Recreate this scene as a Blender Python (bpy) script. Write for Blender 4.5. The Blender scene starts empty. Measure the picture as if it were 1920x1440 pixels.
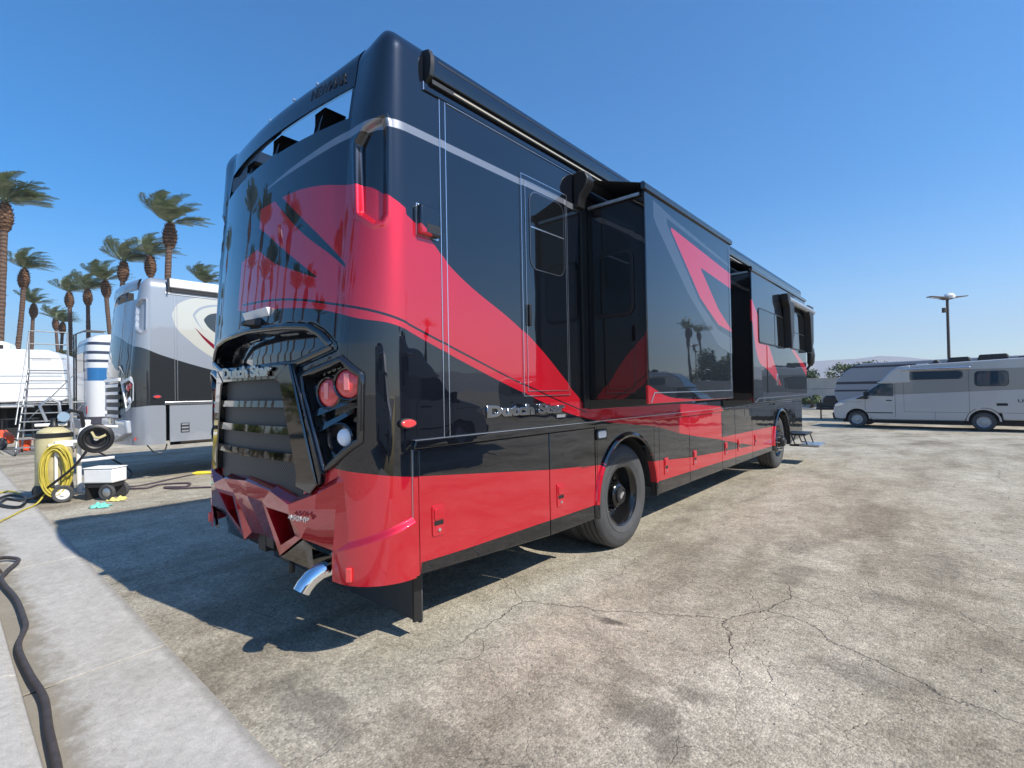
import bpy, bmesh, math, random
from mathutils import Vector, Matrix
import numpy as np
random.seed(7)
R = math.radians
S = bpy.context.scene
COL = S.collection

# ------------------------------------------------------------------ camera
cam = bpy.data.cameras.new('camera')
cam.sensor_width = 36.0
cam.lens = 17.51
cam.clip_start = 0.05
cam.clip_end = 9000
camo = bpy.data.objects.new('camera', cam)
COL.objects.link(camo)
yaw, pitch, roll = 0.71395, 0.01427, -0.01818
fw = Vector((-math.sin(yaw)*math.cos(pitch), math.cos(yaw)*math.cos(pitch), math.sin(pitch)))
rt = Vector((math.cos(yaw), math.sin(yaw), 0))
up = rt.cross(fw)
rr = math.cos(roll)*rt + math.sin(roll)*up
uu = -math.sin(roll)*rt + math.cos(roll)*up
m = Matrix((rr, uu, -fw)).transposed().to_4x4()
m.translation = (2.4227, -4.5724, 1.6017)
camo.matrix_world = m
S.camera = camo

# ------------------------------------------------------------------ sky, sun, exposure
SUN = Vector((1.05, 0.20, 1.0)).normalized()
w = bpy.data.worlds.new('World')
S.world = w
w.use_nodes = True
nt = w.node_tree
sky = nt.nodes.new('ShaderNodeTexSky')
sky.sky_type = 'NISHITA'
sky.sun_disc = False
sky.sun_elevation = math.asin(SUN.z)
sky.sun_rotation = math.atan2(SUN.x, SUN.y)
sky.altitude = 50
sky.air_density = 1.0
sky.dust_density = 0.15
sky.ozone_density = 4.0
bg = nt.nodes['Background']
bg.inputs['Strength'].default_value = 0.132
hs = nt.nodes.new('ShaderNodeHueSaturation')
hs.inputs['Saturation'].default_value = 1.46
nt.links.new(sky.outputs[0], hs.inputs['Color'])
nt.links.new(hs.outputs[0], bg.inputs['Color'])
sl = bpy.data.lights.new('sun', 'SUN')
sl.energy = 4.9
sl.angle = R(0.53)
sl.color = (1.0, 0.935, 0.83)
slo = bpy.data.objects.new('sun', sl)
slo.rotation_euler = SUN.to_track_quat('Z', 'Y').to_euler()
slo.location = (20, 5, 30)
COL.objects.link(slo)
S.view_settings.view_transform = 'Standard'
S.view_settings.look = 'None'
S.view_settings.gamma = 1.0
S.view_settings.exposure = 0.55
S.cycles.max_bounces = 6
S.cycles.volume_bounces = 0
S.cycles.use_denoising = True

# ------------------------------------------------------------------ mesh helpers
class MB:
    def __init__(s):
        s.v = []; s.f = []
    def add(s, vs, fs):
        b = len(s.v)
        s.v += [tuple(p) for p in vs]
        s.f += [tuple(i+b for i in f) for f in fs]
        return s
    def box(s, x0, x1, y0, y1, z0, z1):
        return s.add([(x0,y0,z0),(x1,y0,z0),(x1,y1,z0),(x0,y1,z0),(x0,y0,z1),(x1,y0,z1),(x1,y1,z1),(x0,y1,z1)],
                     [(0,3,2,1),(4,5,6,7),(0,1,5,4),(1,2,6,5),(2,3,7,6),(3,0,4,7)])
    def prism(s, poly, ax, a, b):
        n = len(poly)
        def P(p, c):
            return {'x': (c,p[0],p[1]), 'y': (p[0],c,p[1]), 'z': (p[0],p[1],c)}[ax]
        vs = [P(p, a) for p in poly] + [P(p, b) for p in poly]
        fs = [tuple(range(n)), tuple(range(2*n-1, n-1, -1))]
        fs += [(i, i+n, (i+1) % n + n, (i+1) % n) for i in range(n)]
        return s.add(vs, fs)
    def tube(s, path, r, n=10, closed=False, caps=True, flat=1.0):
        P = [Vector(p) for p in path]
        m = len(P); vs = []
        ref = None
        for i, p in enumerate(P):
            if closed: t = P[(i+1) % m] - P[i-1]
            else: t = P[min(i+1, m-1)] - P[max(i-1, 0)]
            t.normalize()
            if ref is None:
                ref = Vector((0,0,1)) if abs(t.z) < .9 else Vector((1,0,0))
            a = t.cross(ref)
            if a.length < 1e-6: a = t.cross(Vector((0,1,0)))
            a.normalize()
            b = a.cross(t); ref = b
            rad = r[i] if isinstance(r, (list, tuple)) else r
            for k in range(n):
                q = 2*math.pi*k/n
                vs.append(p + a*(math.cos(q)*rad) + b*(math.sin(q)*rad*flat))
        fs = []
        for i in range(m if closed else m-1):
            j = (i+1) % m
            for k in range(n):
                l = (k+1) % n
                fs.append((i*n+k, i*n+l, j*n+l, j*n+k))
        if caps and not closed:
            fs.append(tuple(range(n-1, -1, -1))); fs.append(tuple(range((m-1)*n, m*n)))
        return s.add(vs, fs)
    def lathe(s, prof, c=(0,0,0), ax='z', n=24, a0=0, a1=2*math.pi):
        full = abs(a1-a0-2*math.pi) < 1e-6
        k = n if full else n+1
        vs = []
        for r, h in prof:
            for i in range(k):
                q = a0 + (a1-a0)*i/n
                p, d = r*math.cos(q), r*math.sin(q)
                vs.append({'z': (c[0]+p, c[1]+d, c[2]+h), 'x': (c[0]+h, c[1]+p, c[2]+d), 'y': (c[0]+p, c[1]+h, c[2]+d)}[ax])
        fs = []
        for j in range(len(prof)-1):
            for i in range(n):
                l = (i+1) % k
                fs.append((j*k+i, j*k+l, (j+1)*k+l, (j+1)*k+i))
        return s.add(vs, fs)
    def grid(s, fn, us, vs_, keep=None):
        b = []
        for u in us:
            for v in vs_: b.append(fn(u, v))
        nv = len(vs_); fs = []
        for i in range(len(us)-1):
            for j in range(nv-1):
                if keep is None or keep((us[i]+us[i+1])/2, (vs_[j]+vs_[j+1])/2):
                    fs.append((i*nv+j, (i+1)*nv+j, (i+1)*nv+j+1, i*nv+j+1))
        return s.add(b, fs)
    def map(s, fn):
        s.v = [tuple(fn(*p)) for p in s.v]; return s
    def xf(s, M):
        s.v = [tuple(M @ Vector(p)) for p in s.v]; return s

def lin(a, b, n):
    return [a+(b-a)*i/(n-1) for i in range(n)]
def rrect(x0, x1, z0, z1, r, n=5):
    out = []
    for cx, cz, a in ((x1-r,z1-r,0),(x0+r,z1-r,90),(x0+r,z0+r,180),(x1-r,z0+r,270)):
        for k in range(n+1):
            q = R(a+90*k/n); out.append((cx+r*math.cos(q), cz+r*math.sin(q)))
    return out

def finish(me, smooth=40, recalc=True):
    if recalc:
        bm = bmesh.new(); bm.from_mesh(me)
        bmesh.ops.recalc_face_normals(bm, faces=bm.faces)
        bm.to_mesh(me); bm.free()
    if smooth:
        me.polygons.foreach_set('use_smooth', [True]*len(me.polygons))
        me.set_sharp_from_angle(angle=R(smooth))

def obj(name, mb, mat, parent=None, smooth=40, uv=None, bev=0, seg=2, recalc=True, label=None):
    if isinstance(mb, MB):
        me = bpy.data.meshes.new(name)
        me.from_pydata(mb.v, [], mb.f)
        if uv:
            lay = me.uv_layers.new(name='paint')
            per = [uv(*p) for p in mb.v]
            flat = []
            for l in me.loops: flat += per[l.vertex_index]
            lay.data.foreach_set('uv', flat)
        finish(me, smooth, recalc)
    else:
        me = mb
    if mat is not None and not me.materials:
        for q in (mat if isinstance(mat, (list, tuple)) else [mat]): me.materials.append(q)
    o = bpy.data.objects.new(name, me)
    COL.objects.link(o)
    if parent is not None:
        o.parent = parent
        o.matrix_parent_inverse = Matrix.Identity(4)
        q = parent; loc = Vector((0,0,0))
        if parent.get('_w') is not None:
            o.location = -Vector(parent['_w'])
    if bev:
        bm_ = o.modifiers.new('bevel', 'BEVEL'); bm_.width = bev; bm_.segments = seg; bm_.limit_method = 'ANGLE'; bm_.angle_limit = R(40)
        bm_.harden_normals = False
    if label: o['label'] = label
    return o

def thing(name, label, cat, loc=(0,0,0), rotz=0, group=None, world=False):
    """an empty at the thing's base; world=True: parts are given in world coordinates"""
    o = bpy.data.objects.new(name, None)
    o.empty_display_size = .2
    COL.objects.link(o)
    o.location = loc; o.rotation_euler = (0,0,rotz)
    o['label'] = label; o['category'] = cat
    if group: o['group'] = group
    if world: o['_w'] = tuple(loc)
    return o
def tag(o, label, cat, group=None, kind=None):
    o['label'] = label; o['category'] = cat
    if group: o['group'] = group
    if kind: o['kind'] = kind
    return o
def copy_tree(o, parent=None):
    c = o.copy(); COL.objects.link(c)
    if parent is not None: c.parent = parent
    for ch in list(o.children): copy_tree(ch, c)
    return c
def clean_w():
    for o in bpy.data.objects:
        if '_w' in o: del o['_w']

# ------------------------------------------------------------------ material helpers
def newmat(name):
    m_ = bpy.data.materials.new(name); m_.use_nodes = True
    return m_, m_.node_tree, m_.node_tree.nodes['Principled BSDF']
def mat(name, col, rough=.5, metal=0, coat=0, var=.0, vscale=6, bump=0, bscale=40, spec=.5, crough=.03, trans=0):
    m_, t, p = newmat(name)
    p.inputs['Roughness'].default_value = rough
    p.inputs['Metallic'].default_value = metal
    p.inputs['Coat Weight'].default_value = coat
    p.inputs['Coat Roughness'].default_value = crough
    p.inputs['Specular IOR Level'].default_value = spec
    p.inputs['Base Color'].default_value = (*col, 1)
    if trans: p.inputs['Transmission Weight'].default_value = trans
    tc = t.nodes.new('ShaderNodeTexCoord')
    if var:
        n = t.nodes.new('ShaderNodeTexNoise'); n.inputs['Scale'].default_value = vscale; n.inputs['Detail'].default_value = 6
        t.links.new(tc.outputs['Object'], n.inputs['Vector'])
        r = t.nodes.new('ShaderNodeMapRange'); r.inputs[1].default_value = .3; r.inputs[2].default_value = .7
        r.inputs[3].default_value = 1-var; r.inputs[4].default_value = 1+var
        t.links.new(n.outputs[0], r.inputs[0])
        mx = t.nodes.new('ShaderNodeMix'); mx.data_type = 'RGBA'; mx.blend_type = 'MULTIPLY'; mx.inputs[0].default_value = 1
        mx.inputs[6].default_value = (*col, 1)
        t.links.new(r.outputs[0], mx.inputs[7]); t.links.new(mx.outputs[2], p.inputs['Base Color'])
    if bump:
        n = t.nodes.new('ShaderNodeTexNoise'); n.inputs['Scale'].default_value = bscale; n.inputs['Detail'].default_value = 4
        t.links.new(tc.outputs['Object'], n.inputs['Vector'])
        b = t.nodes.new('ShaderNodeBump'); b.inputs['Strength'].default_value = bump; b.inputs['Distance'].default_value = .02
        t.links.new(n.outputs[0], b.inputs['Height']); t.links.new(b.outputs[0], p.inputs['Normal'])
    return m_

class NT:
    def __init__(s, t): s.t = t
    def m(s, op, a, b=None, c=None):
        n = s.t.nodes.new('ShaderNodeMath'); n.operation = op
        for i, q in enumerate((a, b, c)):
            if q is None: continue
            if isinstance(q, (int, float)): n.inputs[i].default_value = q
            else: s.t.links.new(q, n.inputs[i])
        return n.outputs[0]
    def mix(s, f, a, b, blend='MIX'):
        n = s.t.nodes.new('ShaderNodeMix'); n.data_type = 'RGBA'; n.blend_type = blend
        for i, q in ((0, f), (6, a), (7, b)):
            if isinstance(q, (int, float)): n.inputs[i].default_value = q
            elif isinstance(q, tuple): n.inputs[i].default_value = (*q, 1)
            else: s.t.links.new(q, n.inputs[i])
        return n.outputs[2]
    def noise(s, vec, scale, detail=4, rough=.5, dist=0):
        n = s.t.nodes.new('ShaderNodeTexNoise'); n.inputs['Scale'].default_value = scale
        n.inputs['Detail'].default_value = detail; n.inputs['Roughness'].default_value = rough; n.inputs['Distortion'].default_value = dist
        s.t.links.new(vec, n.inputs['Vector']); return n
    def rng(s, v, a, b, c=0, d=1):
        n = s.t.nodes.new('ShaderNodeMapRange'); n.clamp = True
        for i, q in enumerate((a, b, c, d)): n.inputs[i+1].default_value = q
        s.t.links.new(v, n.inputs[0]); return n.outputs[0]
    def curve(s, x, pts, smooth):
        n = s.t.nodes.new('ShaderNodeFloatCurve')
        c = n.mapping.curves[0]
        pts = sorted(pts)
        c.points[0].location = pts[0]; c.points[1].location = pts[-1]
        for p in pts[1:-1]: c.points.new(*p)
        for p in c.points: p.handle_type = 'AUTO_CLAMPED' if smooth else 'VECTOR'
        n.mapping.update()
        s.t.links.new(x, n.inputs['Value']); return n.outputs[0]

def paint(name, base, regions, rough=.38, metal=.55, flake=.10, wave=.05):
    """vehicle paint: clear coat over metallic base; regions = (colour, u0, u1, top pts, bottom pts, smooth)"""
    m_, t, p = newmat(name)
    N = NT(t)
    uvn = t.nodes.new('ShaderNodeUVMap'); uvn.uv_map = 'paint'
    sx = t.nodes.new('ShaderNodeSeparateXYZ'); t.links.new(uvn.outputs[0], sx.inputs[0])
    u, v = sx.outputs[0], sx.outputs[1]
    v4 = N.m('DIVIDE', v, 4.0)
    col = base
    for reg in regions:
        c, u0, u1, top, bot = reg[:5]
        smooth = reg[5] if len(reg) > 5 else True
        x = N.rng(u, u0, u1)
        f = lambda P: [((a-u0)/(u1-u0), b/4.0) for a, b in P]
        tp = N.curve(x, f(top), smooth); bt = N.curve(x, f(bot), smooth)
        k = N.m('MULTIPLY', N.m('LESS_THAN', v4, tp), N.m('GREATER_THAN', v4, bt))
        k = N.m('MULTIPLY', k, N.m('MULTIPLY', N.m('GREATER_THAN', u, u0), N.m('LESS_THAN', u, u1)))
        col = N.mix(k, col, c)
    tc = t.nodes.new('ShaderNodeTexCoord')
    fl = N.noise(tc.outputs['Object'], 900, 1)
    fr = N.rng(fl.outputs[0], .35, .65, 1-flake, 1+flake)
    col = N.mix(1.0, col, fr, 'MULTIPLY')
    if isinstance(col, tuple): p.inputs['Base Color'].default_value = (*col, 1)
    else: t.links.new(col, p.inputs['Base Color'])
    p.inputs['Metallic'].default_value = metal
    p.inputs['Roughness'].default_value = rough
    p.inputs['Coat Weight'].default_value = 1.0
    p.inputs['Specular IOR Level'].default_value = 0.0
    p.inputs['Coat Roughness'].default_value = 0.012
    p.inputs['Coat IOR'].default_value = 1.78
    wv = N.noise(tc.outputs['Object'], 1.7, 2)
    b = t.nodes.new('ShaderNodeBump'); b.inputs['Strength'].default_value = wave; b.inputs['Distance'].default_value = .12
    t.links.new(wv.outputs[0], b.inputs['Height'])
    t.links.new(b.outputs[0], p.inputs['Coat Normal'])
    return m_

BLK = (.007, .0085, .013)
RED = (.62, .012, .028)
GRY = (.22, .23, .25)
DGR = (.065, .07, .082)
M = {}
M['black'] = mat('black_plastic', (.012,.012,.013), .45, var=.2)
M['gloss'] = paint('gloss_black', (.010,.010,.012), [], .3, .2)
M['dark'] = mat('dark_underbody', (.015,.015,.016), .8)
M['rubber'] = mat('tyre_rubber', (.055,.056,.058), .7, var=.15, vscale=9, bump=.15, bscale=120)
M['bchrome'] = mat('black_chrome', (.14,.135,.13), .045, 1.0, bump=.02, bscale=6)
M['badge'] = mat('badge_chrome', (.42,.43,.45), .14, 1.0)
M['chrome'] = mat('chrome', (.85,.86,.88), .06, 1.0, bump=.02, bscale=5)
M['ladder'] = mat('ladder_steel', (.30,.31,.32), .5, .6, var=.2, vscale=14)
M['steel'] = mat('galvanised_steel', (.52,.54,.55), .38, .9, var=.15, vscale=14)
M['glass'] = mat('tinted_glass', (.006,.007,.008), .03, 0, spec=.8)
M['vglass'] = mat('blue_tinted_glass', (.02,.045,.07), .03, 0, spec=.8)
M['winring'] = mat('window_ring', (.20,.21,.23), .25, .8)
M['trim'] = mat('silver_trim', (.72,.74,.78), .22, .9)
M['redlens'] = mat('red_lens', (.75,.06,.06), .12, 0, coat=1, var=.12, vscale=40)
M['pinklens'] = mat('pink_lens', (.85,.22,.22), .1, 0, coat=1)
M['amber'] = mat('amber_lens', (.75,.16,.05), .12, 0, coat=1)
M['whitelens'] = mat('white_lens', (.85,.87,.92), .12, 0, coat=1)
M['white'] = mat('white_gelcoat', (.78,.78,.77), .3, 0, coat=.5, var=.04, vscale=3)
M['whitepl'] = mat('white_plastic', (.8,.8,.79), .4, var=.05)
M['redpaint'] = paint('red_paint', RED, [], .36, .45)
M['bumper'] = paint('red_paint_shaded', (.42,.008,.018), [], .22, .8)  # same red paint, glossier and darkened: the bumper's shade is in the colour
M['fabric'] = mat('black_awning_fabric', (.02,.02,.02), .9)
M['rim'] = mat('black_rim', (.012,.012,.013), .18, .3, coat=.6)

# ------------------------------------------------------------------ ground
def gz(x, y):
    t = min(max((y-9.5)/15.0, 0), 1)
    return -.38*t*t*(3-2*t) if y > 9.5 else 0.0

def asphalt():
    m_, t, p = newmat('weathered_asphalt')
    N = NT(t)
    tc = t.nodes.new('ShaderNodeTexCoord'); P = tc.outputs['Object']
    # cracks
    wn = N.noise(P, 1.3, 5, .6)
    wv = t.nodes.new('ShaderNodeVectorMath'); wv.operation = 'MULTIPLY_ADD'
    t.links.new(wn.outputs['Color'], wv.inputs[0]); wv.inputs[1].default_value = (.55,.55,0)
    t.links.new(P, wv.inputs[2])
    def crack(scale, wd, seed):
        mp = t.nodes.new('ShaderNodeMapping'); t.links.new(wv.outputs[0], mp.inputs[0])
        mp.inputs['Location'].default_value = (seed, seed*2.3, 0)
        vo = t.nodes.new('ShaderNodeTexVoronoi'); vo.voronoi_dimensions = '2D'; vo.feature = 'DISTANCE_TO_EDGE'
        vo.inputs['Scale'].default_value = scale; t.links.new(mp.outputs[0], vo.inputs['Vector'])
        return N.rng(vo.outputs['Distance'], wd*.3, wd, 1, 0)
    gate = N.rng(N.noise(P, .45, 3).outputs[0], .44, .56)
    gate2 = N.rng(N.noise(P, .8, 2).outputs[0], .47, .6)
    c = N.m('MAXIMUM', N.m('MULTIPLY', crack(.62, .0052, 3.1), N.m('ADD', N.m('MULTIPLY', gate, .7), .06)), N.m('MULTIPLY', crack(1.7, .008, 7.7), N.m('MULTIPLY', gate2, .4)))
    spk = N.noise(P, 120, 3, .75)
    agg = t.nodes.new('ShaderNodeTexVoronoi'); agg.inputs['Scale'].default_value = 70; t.links.new(P, agg.inputs['Vector'])
    agc = t.nodes.new('ShaderNodeSeparateXYZ'); t.links.new(agg.outputs['Color'], agc.inputs[0])
    mp = t.nodes.new('ShaderNodeMapping'); mp.inputs['Scale'].default_value = (1.0,.45,1); mp.inputs['Rotation'].default_value = (0,0,.35); t.links.new(P, mp.inputs[0])
    f1 = N.noise(mp.outputs[0], .85, 10, .66, .35)
    cr_ = t.nodes.new('ShaderNodeValToRGB'); t.links.new(f1.outputs[0], cr_.inputs[0])
    e_ = cr_.color_ramp.elements
    e_[0].position = .30; e_[0].color = (.165,.140,.100,1); e_[1].position = .72; e_[1].color = (.51,.468,.38,1)
    for ps, cl in ((.41,(.278,.243,.184,1)),(.50,(.362,.325,.252,1)),(.60,(.415,.378,.302,1))):
        q_ = e_.new(ps); q_.color = cl
    col = cr_.outputs[0]
    f2 = N.rng(N.noise(P, 4.2, 9, .72, .5).outputs[0], .28, .72, .66, 1.3)
    col = N.mix(.85, col, f2, 'MULTIPLY')
    f3 = N.rng(N.noise(P, 23, 6, .75).outputs[0], .3, .7, .74, 1.24)
    col = N.mix(.9, col, f3, 'MULTIPLY')
    sp = N.rng(spk.outputs[0], .3, .7, .68, 1.3)
    ag = N.rng(agc.outputs[0], 0, 1, .70, 1.28)
    col = N.mix(.8, col, sp, 'MULTIPLY'); col = N.mix(.9, col, ag, 'MULTIPLY')
    # oil stains at their own places
    sx = t.nodes.new('ShaderNodeSeparateXYZ'); t.links.new(P, sx.inputs[0])
    ed = N.noise(P, 4.5, 9, .75, .4)
    st = None
    for (x, y, rx, ry, a) in ((1.28,-2.28,.22,.13,.6),(1.45,-2.42,.14,.10,.5),(1.40,-1.98,.13,.09,.45),(.66,-1.52,.13,.05,.85),(1.3,1.15,.2,.35,.4),(1.99,.05,.22,.16,.4),(1.39,.2,.16,.4,.45),(1.05,-2.0,.25,.1,.4),(-.1,-3.3,.5,.16,.5),(2.35,1.2,.2,.5,.3),(.55,-3.05,.35,.1,.35),(2.1,-1.2,.3,.16,.35)):
        dx = N.m('DIVIDE', N.m('SUBTRACT', sx.outputs[0], x), rx); dy = N.m('DIVIDE', N.m('SUBTRACT', sx.outputs[1], y), ry)
        d = N.m('SQRT', N.m('ADD', N.m('MULTIPLY', dx, dx), N.m('MULTIPLY', dy, dy)))
        d = N.m('ADD', d, N.m('MULTIPLY', N.m('SUBTRACT', ed.outputs[0], .5), 4.2))
        k = N.rng(d, .45, 1.15, a, 0)
        st = k if st is None else N.m('MAXIMUM', st, k)
    col = N.mix(st, col, (.085,.075,.06))
    col = N.mix(N.m('MULTIPLY', c, .62), col, (.075,.067,.055))
    t.links.new(col, p.inputs['Base Color'])
    p.inputs['Roughness'].default_value = .9
    p.inputs['Specular IOR Level'].default_value = .25
    h = N.m('ADD', N.m('MULTIPLY', agg.outputs['Distance'], -.5), N.m('MULTIPLY', spk.outputs[0], .6))
    h = N.m('SUBTRACT', h, N.m('MULTIPLY', c, 1.5))
    b = t.nodes.new('ShaderNodeBump'); b.inputs['Strength'].default_value = .8; b.inputs['Distance'].default_value = .010
    t.links.new(h, b.inputs['Height']); t.links.new(b.outputs[0], p.inputs['Normal'])
    return m_
def concrete(name, a=(.50,.49,.46), d=(.38,.365,.33), dirt=.6, line=None):
    m_, t, p = newmat(name)
    N = NT(t)
    tc = t.nodes.new('ShaderNodeTexCoord'); P = tc.outputs['Object']
    n1 = N.rng(N.noise(P, 2.2, 7, .65).outputs[0], .3, .72)
    n2 = N.noise(P, 130, 5, .8)
    col = N.mix(n1, d, a)
    n3 = N.rng(N.noise(P, 17, 9, .78, .6).outputs[0], .3, .7, .74, 1.16)
    col = N.mix(1.0, col, n3, 'MULTIPLY')
    col = N.mix(.9, col, N.rng(n2.outputs[0], .3, .7, .74, 1.2), 'MULTIPLY')
    pit = t.nodes.new('ShaderNodeTexVoronoi'); pit.inputs['Scale'].default_value = 26; t.links.new(P, pit.inputs['Vector'])
    col = N.mix(N.rng(pit.outputs['Distance'], .05, .12, .45, 0), col, (.16,.145,.12))
    if line is not None:   # mud washed along the kerb side
        sx = t.nodes.new('ShaderNodeSeparateXYZ'); t.links.new(P, sx.inputs[0])
        e = N.noise(P, 5, 6, .7)
        k = N.m('ADD', sx.outputs[1], N.m('MULTIPLY', N.m('SUBTRACT', e.outputs[0], .5), .55))
        col = N.mix(N.rng(k, line, line+.13, dirt, 0), col, (.20,.175,.13))
        k2 = N.m('ADD', sx.outputs[1], N.m('MULTIPLY', N.m('SUBTRACT', e.outputs[0], .5), .08))
        col = N.mix(N.rng(k2, -3.66, -3.62, 0, dirt*.6), col, (.16,.14,.11))
    t.links.new(col, p.inputs['Base Color'])
    p.inputs['Roughness'].default_value = .88
    p.inputs['Specular IOR Level'].default_value = .1
    b = t.nodes.new('ShaderNodeBump'); b.inputs['Strength'].default_value = .35; b.inputs['Distance'].default_value = .004
    t.links.new(n2.outputs[0], b.inputs['Height']); t.links.new(b.outputs[0], p.inputs['Normal'])
    return m_
M['asphalt'] = asphalt()
M['gutter'] = concrete('gutter_concrete', (.52,.495,.45), (.40,.38,.34), .7, -4.17)
M['walk'] = concrete('pavement_concrete', (.52,.495,.45), (.43,.41,.37))
ys = [-3.61] + lin(-3.2, 9, 8) + lin(10, 26, 17) + [40, 80, 200, 600, 2500]
xs = [-2500,-600,-200,-80,-40,-20,-10,-5,0,5,10,20,40,80,200,600,2500]
g = obj('parking_lot', MB().grid(lambda x, y: (x, y, gz(x, y)), xs, ys), M['asphalt'], smooth=60)
g['kind'] = 'structure'
# loose grit on the asphalt
rg = random.Random(41); pb = MB()
for k_ in range(420):
    x_, y_ = rg.uniform(-1.5,3.6), rg.uniform(-3.55,6); r_ = rg.uniform(.003,.008)
    o6 = [(1,0,0),(-1,0,0),(0,1,0),(0,-1,0),(0,0,.8),(0,0,-.4)]
    a_ = rg.uniform(0,6.28); c_, s2_ = math.cos(a_), math.sin(a_); kx, ky = rg.uniform(.7,1.6), rg.uniform(.6,1.2)
    pb.add([(x_+r_*(p[0]*kx*c_-p[1]*ky*s2_), y_+r_*(p[0]*kx*s2_+p[1]*ky*c_), .002+r_*p[2]) for p in o6], [(0,2,4),(2,1,4),(1,3,4),(3,0,4),(2,0,5),(1,2,5),(3,1,5),(0,3,5)])
gt = obj('gravel', pb, mat('loose_grit', (.22,.20,.17), .9, var=.6, vscale=30), smooth=0); gt['kind'] = 'stuff'; gt['label'] = 'scattered loose grit on the worn asphalt'
# gutter of separate slabs
gut = bpy.data.objects.new('gutter', None); COL.objects.link(gut); gut['kind'] = 'structure'
joints = [4.6, 1.42, -1.41, -4.28, -7.2, -10.1, -13, -16, -19, -22, -26, -30, -36]
for a, b in zip(joints[:-1], joints[1:]):
    mb = MB().prism([(-4.27,-.12),(-4.27,-.010),(-4.22,-.012),(-4.08,-.004),(-3.6,.004),(-3.6,-.12)], 'x', b+.012, a-.012)
    obj('slab', mb, M['gutter'], gut, smooth=0, bev=.004)
obj('joint_bed', MB().box(-36, 4.6, -4.27, -3.6, -.13, -.018), M['dark'], gut, smooth=0)
pav = bpy.data.objects.new('pavement', None); COL.objects.link(pav); pav['kind'] = 'structure'
joints = [6, 3.6, 1.05, -1.48, -4.0, -6.5, -9, -11.5, -14, -17, -20, -24, -30, -36]
for a, b in zip(joints[:-1], joints[1:]):
    mb = MB().prism([(-7.2,-.1),(-7.2,.10),(-4.33,.10),(-4.29,.085),(-4.265,-.03),(-4.265,-.1)], 'x', b+.004, a-.004)
    obj('slab', mb, M['walk'], pav, smooth=0, bev=.008)
g = obj('landscape_ground', MB().box(-300, 300, -300, -7.21, -.2, .06), mat('tan_gravel', (.30,.26,.20), .95, var=.3, vscale=2), smooth=0)
g['kind'] = 'structure'

# ------------------------------------------------------------------ main motorhome
XC = -1.285
W2 = 1.285
RC = .30
ZT = 3.75
ZC = 3.84
def lean(z): return float(np.interp(z, [0,1.9,3.3,3.8], [0,0,.12,.2]))
def ry(x, z=1.5):
    t = min(abs(x-XC), W2-1e-4)
    if t < W2-RC: y = -3.12+.10*(t/(W2-RC))**2
    else:
        q = (t-(W2-RC))/RC; y = -3.02+RC*(1-math.sqrt(max(0, 1-q*q)))
    return y+lean(z)
def uside(x, y, z):   # unwrapped paint coordinate
    if y > -2.72: return (y, z)
    if x > -.3:
        q = math.atan2(max(-2.72+lean(z)-y, 0)+1e-6, max(x+.3, 1e-6)); return (-2.72-RC*q, z)
    return (x-2.891, z)
main_regions = [
    (RED, -4.5, 2.8, [(-4.5,2.80),(-4.3,2.95),(-3.76,2.96),(-3.49,2.94),(-3.161,2.87),(-3.02,2.84),(-2.877,2.76),(-2.57,2.59),(-2.35,2.41),(-1.64,2.06),(-.89,1.54),(-.75,1.45),(0,1.42),(1.33,1.41),(2.8,1.33)],
        [(-4.5,2.25),(-4.23,2.21),(-3.69,2.17),(-3.38,2.13),(-3.17,2.08),(-3.02,2.04),(-2.83,2.01),(-2.58,1.92),(-2.26,1.80),(-1.62,1.58),(-.89,1.37),(.75,1.16),(1.28,1.06),(2.8,.85)]),
    (BLK, -4.4, -.75, [(-4.4,2.285),(-3.69,2.235),(-3.17,2.14),(-2.83,2.06),(-2.58,1.975),(-2.26,1.865),(-1.62,1.65),(-.75,1.40)],
        [(-4.4,2.27),(-3.69,2.22),(-3.17,2.125),(-2.83,2.045),(-2.58,1.96),(-2.26,1.85),(-1.62,1.638),(-.75,1.39)]),
    (BLK, -4.0, -3.15, [(-4.0,3.06),(-3.58,2.735),(-3.28,2.495),(-3.15,2.38)], [(-4.0,2.98),(-3.6,2.66),(-3.28,2.45),(-3.15,2.355)]),
    (BLK, -4.2, -3.41, [(-4.2,2.82),(-4.07,2.75),(-3.41,2.34)], [(-4.2,2.66),(-3.9,2.50),(-3.41,2.33)], False),
    (BLK, -4.5, -4.19, [(-4.5,3.0),(-4.19,3.0)], [(-4.5,2.62),(-4.19,2.66)], False),
    (RED, -3.5, 5.62, [(-3.5,1.16),(-3.2,1.16),(-2.98,1.14),(-2.72,1.10),(-1.33,.96),(-.65,.91),(.5,.81),(1.6,.73),(2.81,.68),(4.29,.62),(5.62,.56)],
        [(-3.5,.3),(-2.675,.3),(-2.665,.57),(-2.29,.56),(-.61,.55),(.55,.57),(2.8,.54),(5.56,.5),(5.62,.5)], False),
    (RED, 2.8, 6.0, [(2.8,.885),(6.0,.85)], [(2.8,.845),(4.3,.63),(5.56,.50),(6.0,.47)], False),
    (GRY, -4.1, 8.0, [(-4.1,3.09),(-3.6,3.17),(-3.2,3.225),(-2.44,3.235),(8,3.235)], [(-4.1,3.08),(-3.6,3.13),(-3.2,3.175),(-2.44,3.185),(8,3.185)]),
]
M['paint'] = paint('motorhome_paint', BLK, main_regions, wave=.035)
bus = thing('motorhome', 'large glossy black and red motorhome with slide-outs open, parked in the centre', 'motorhome', (XC, 2.7, 0), world=True)
def B(name, mb, m_, **k):
    par = k.pop('parent', bus)
    o = obj(name, mb, M[m_] if isinstance(m_, str) else m_, None, **k)
    if par is bus:
        o.parent = bus; o.location = (-XC, -2.7, 0)
    else:
        o.parent = par
    return o
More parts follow.
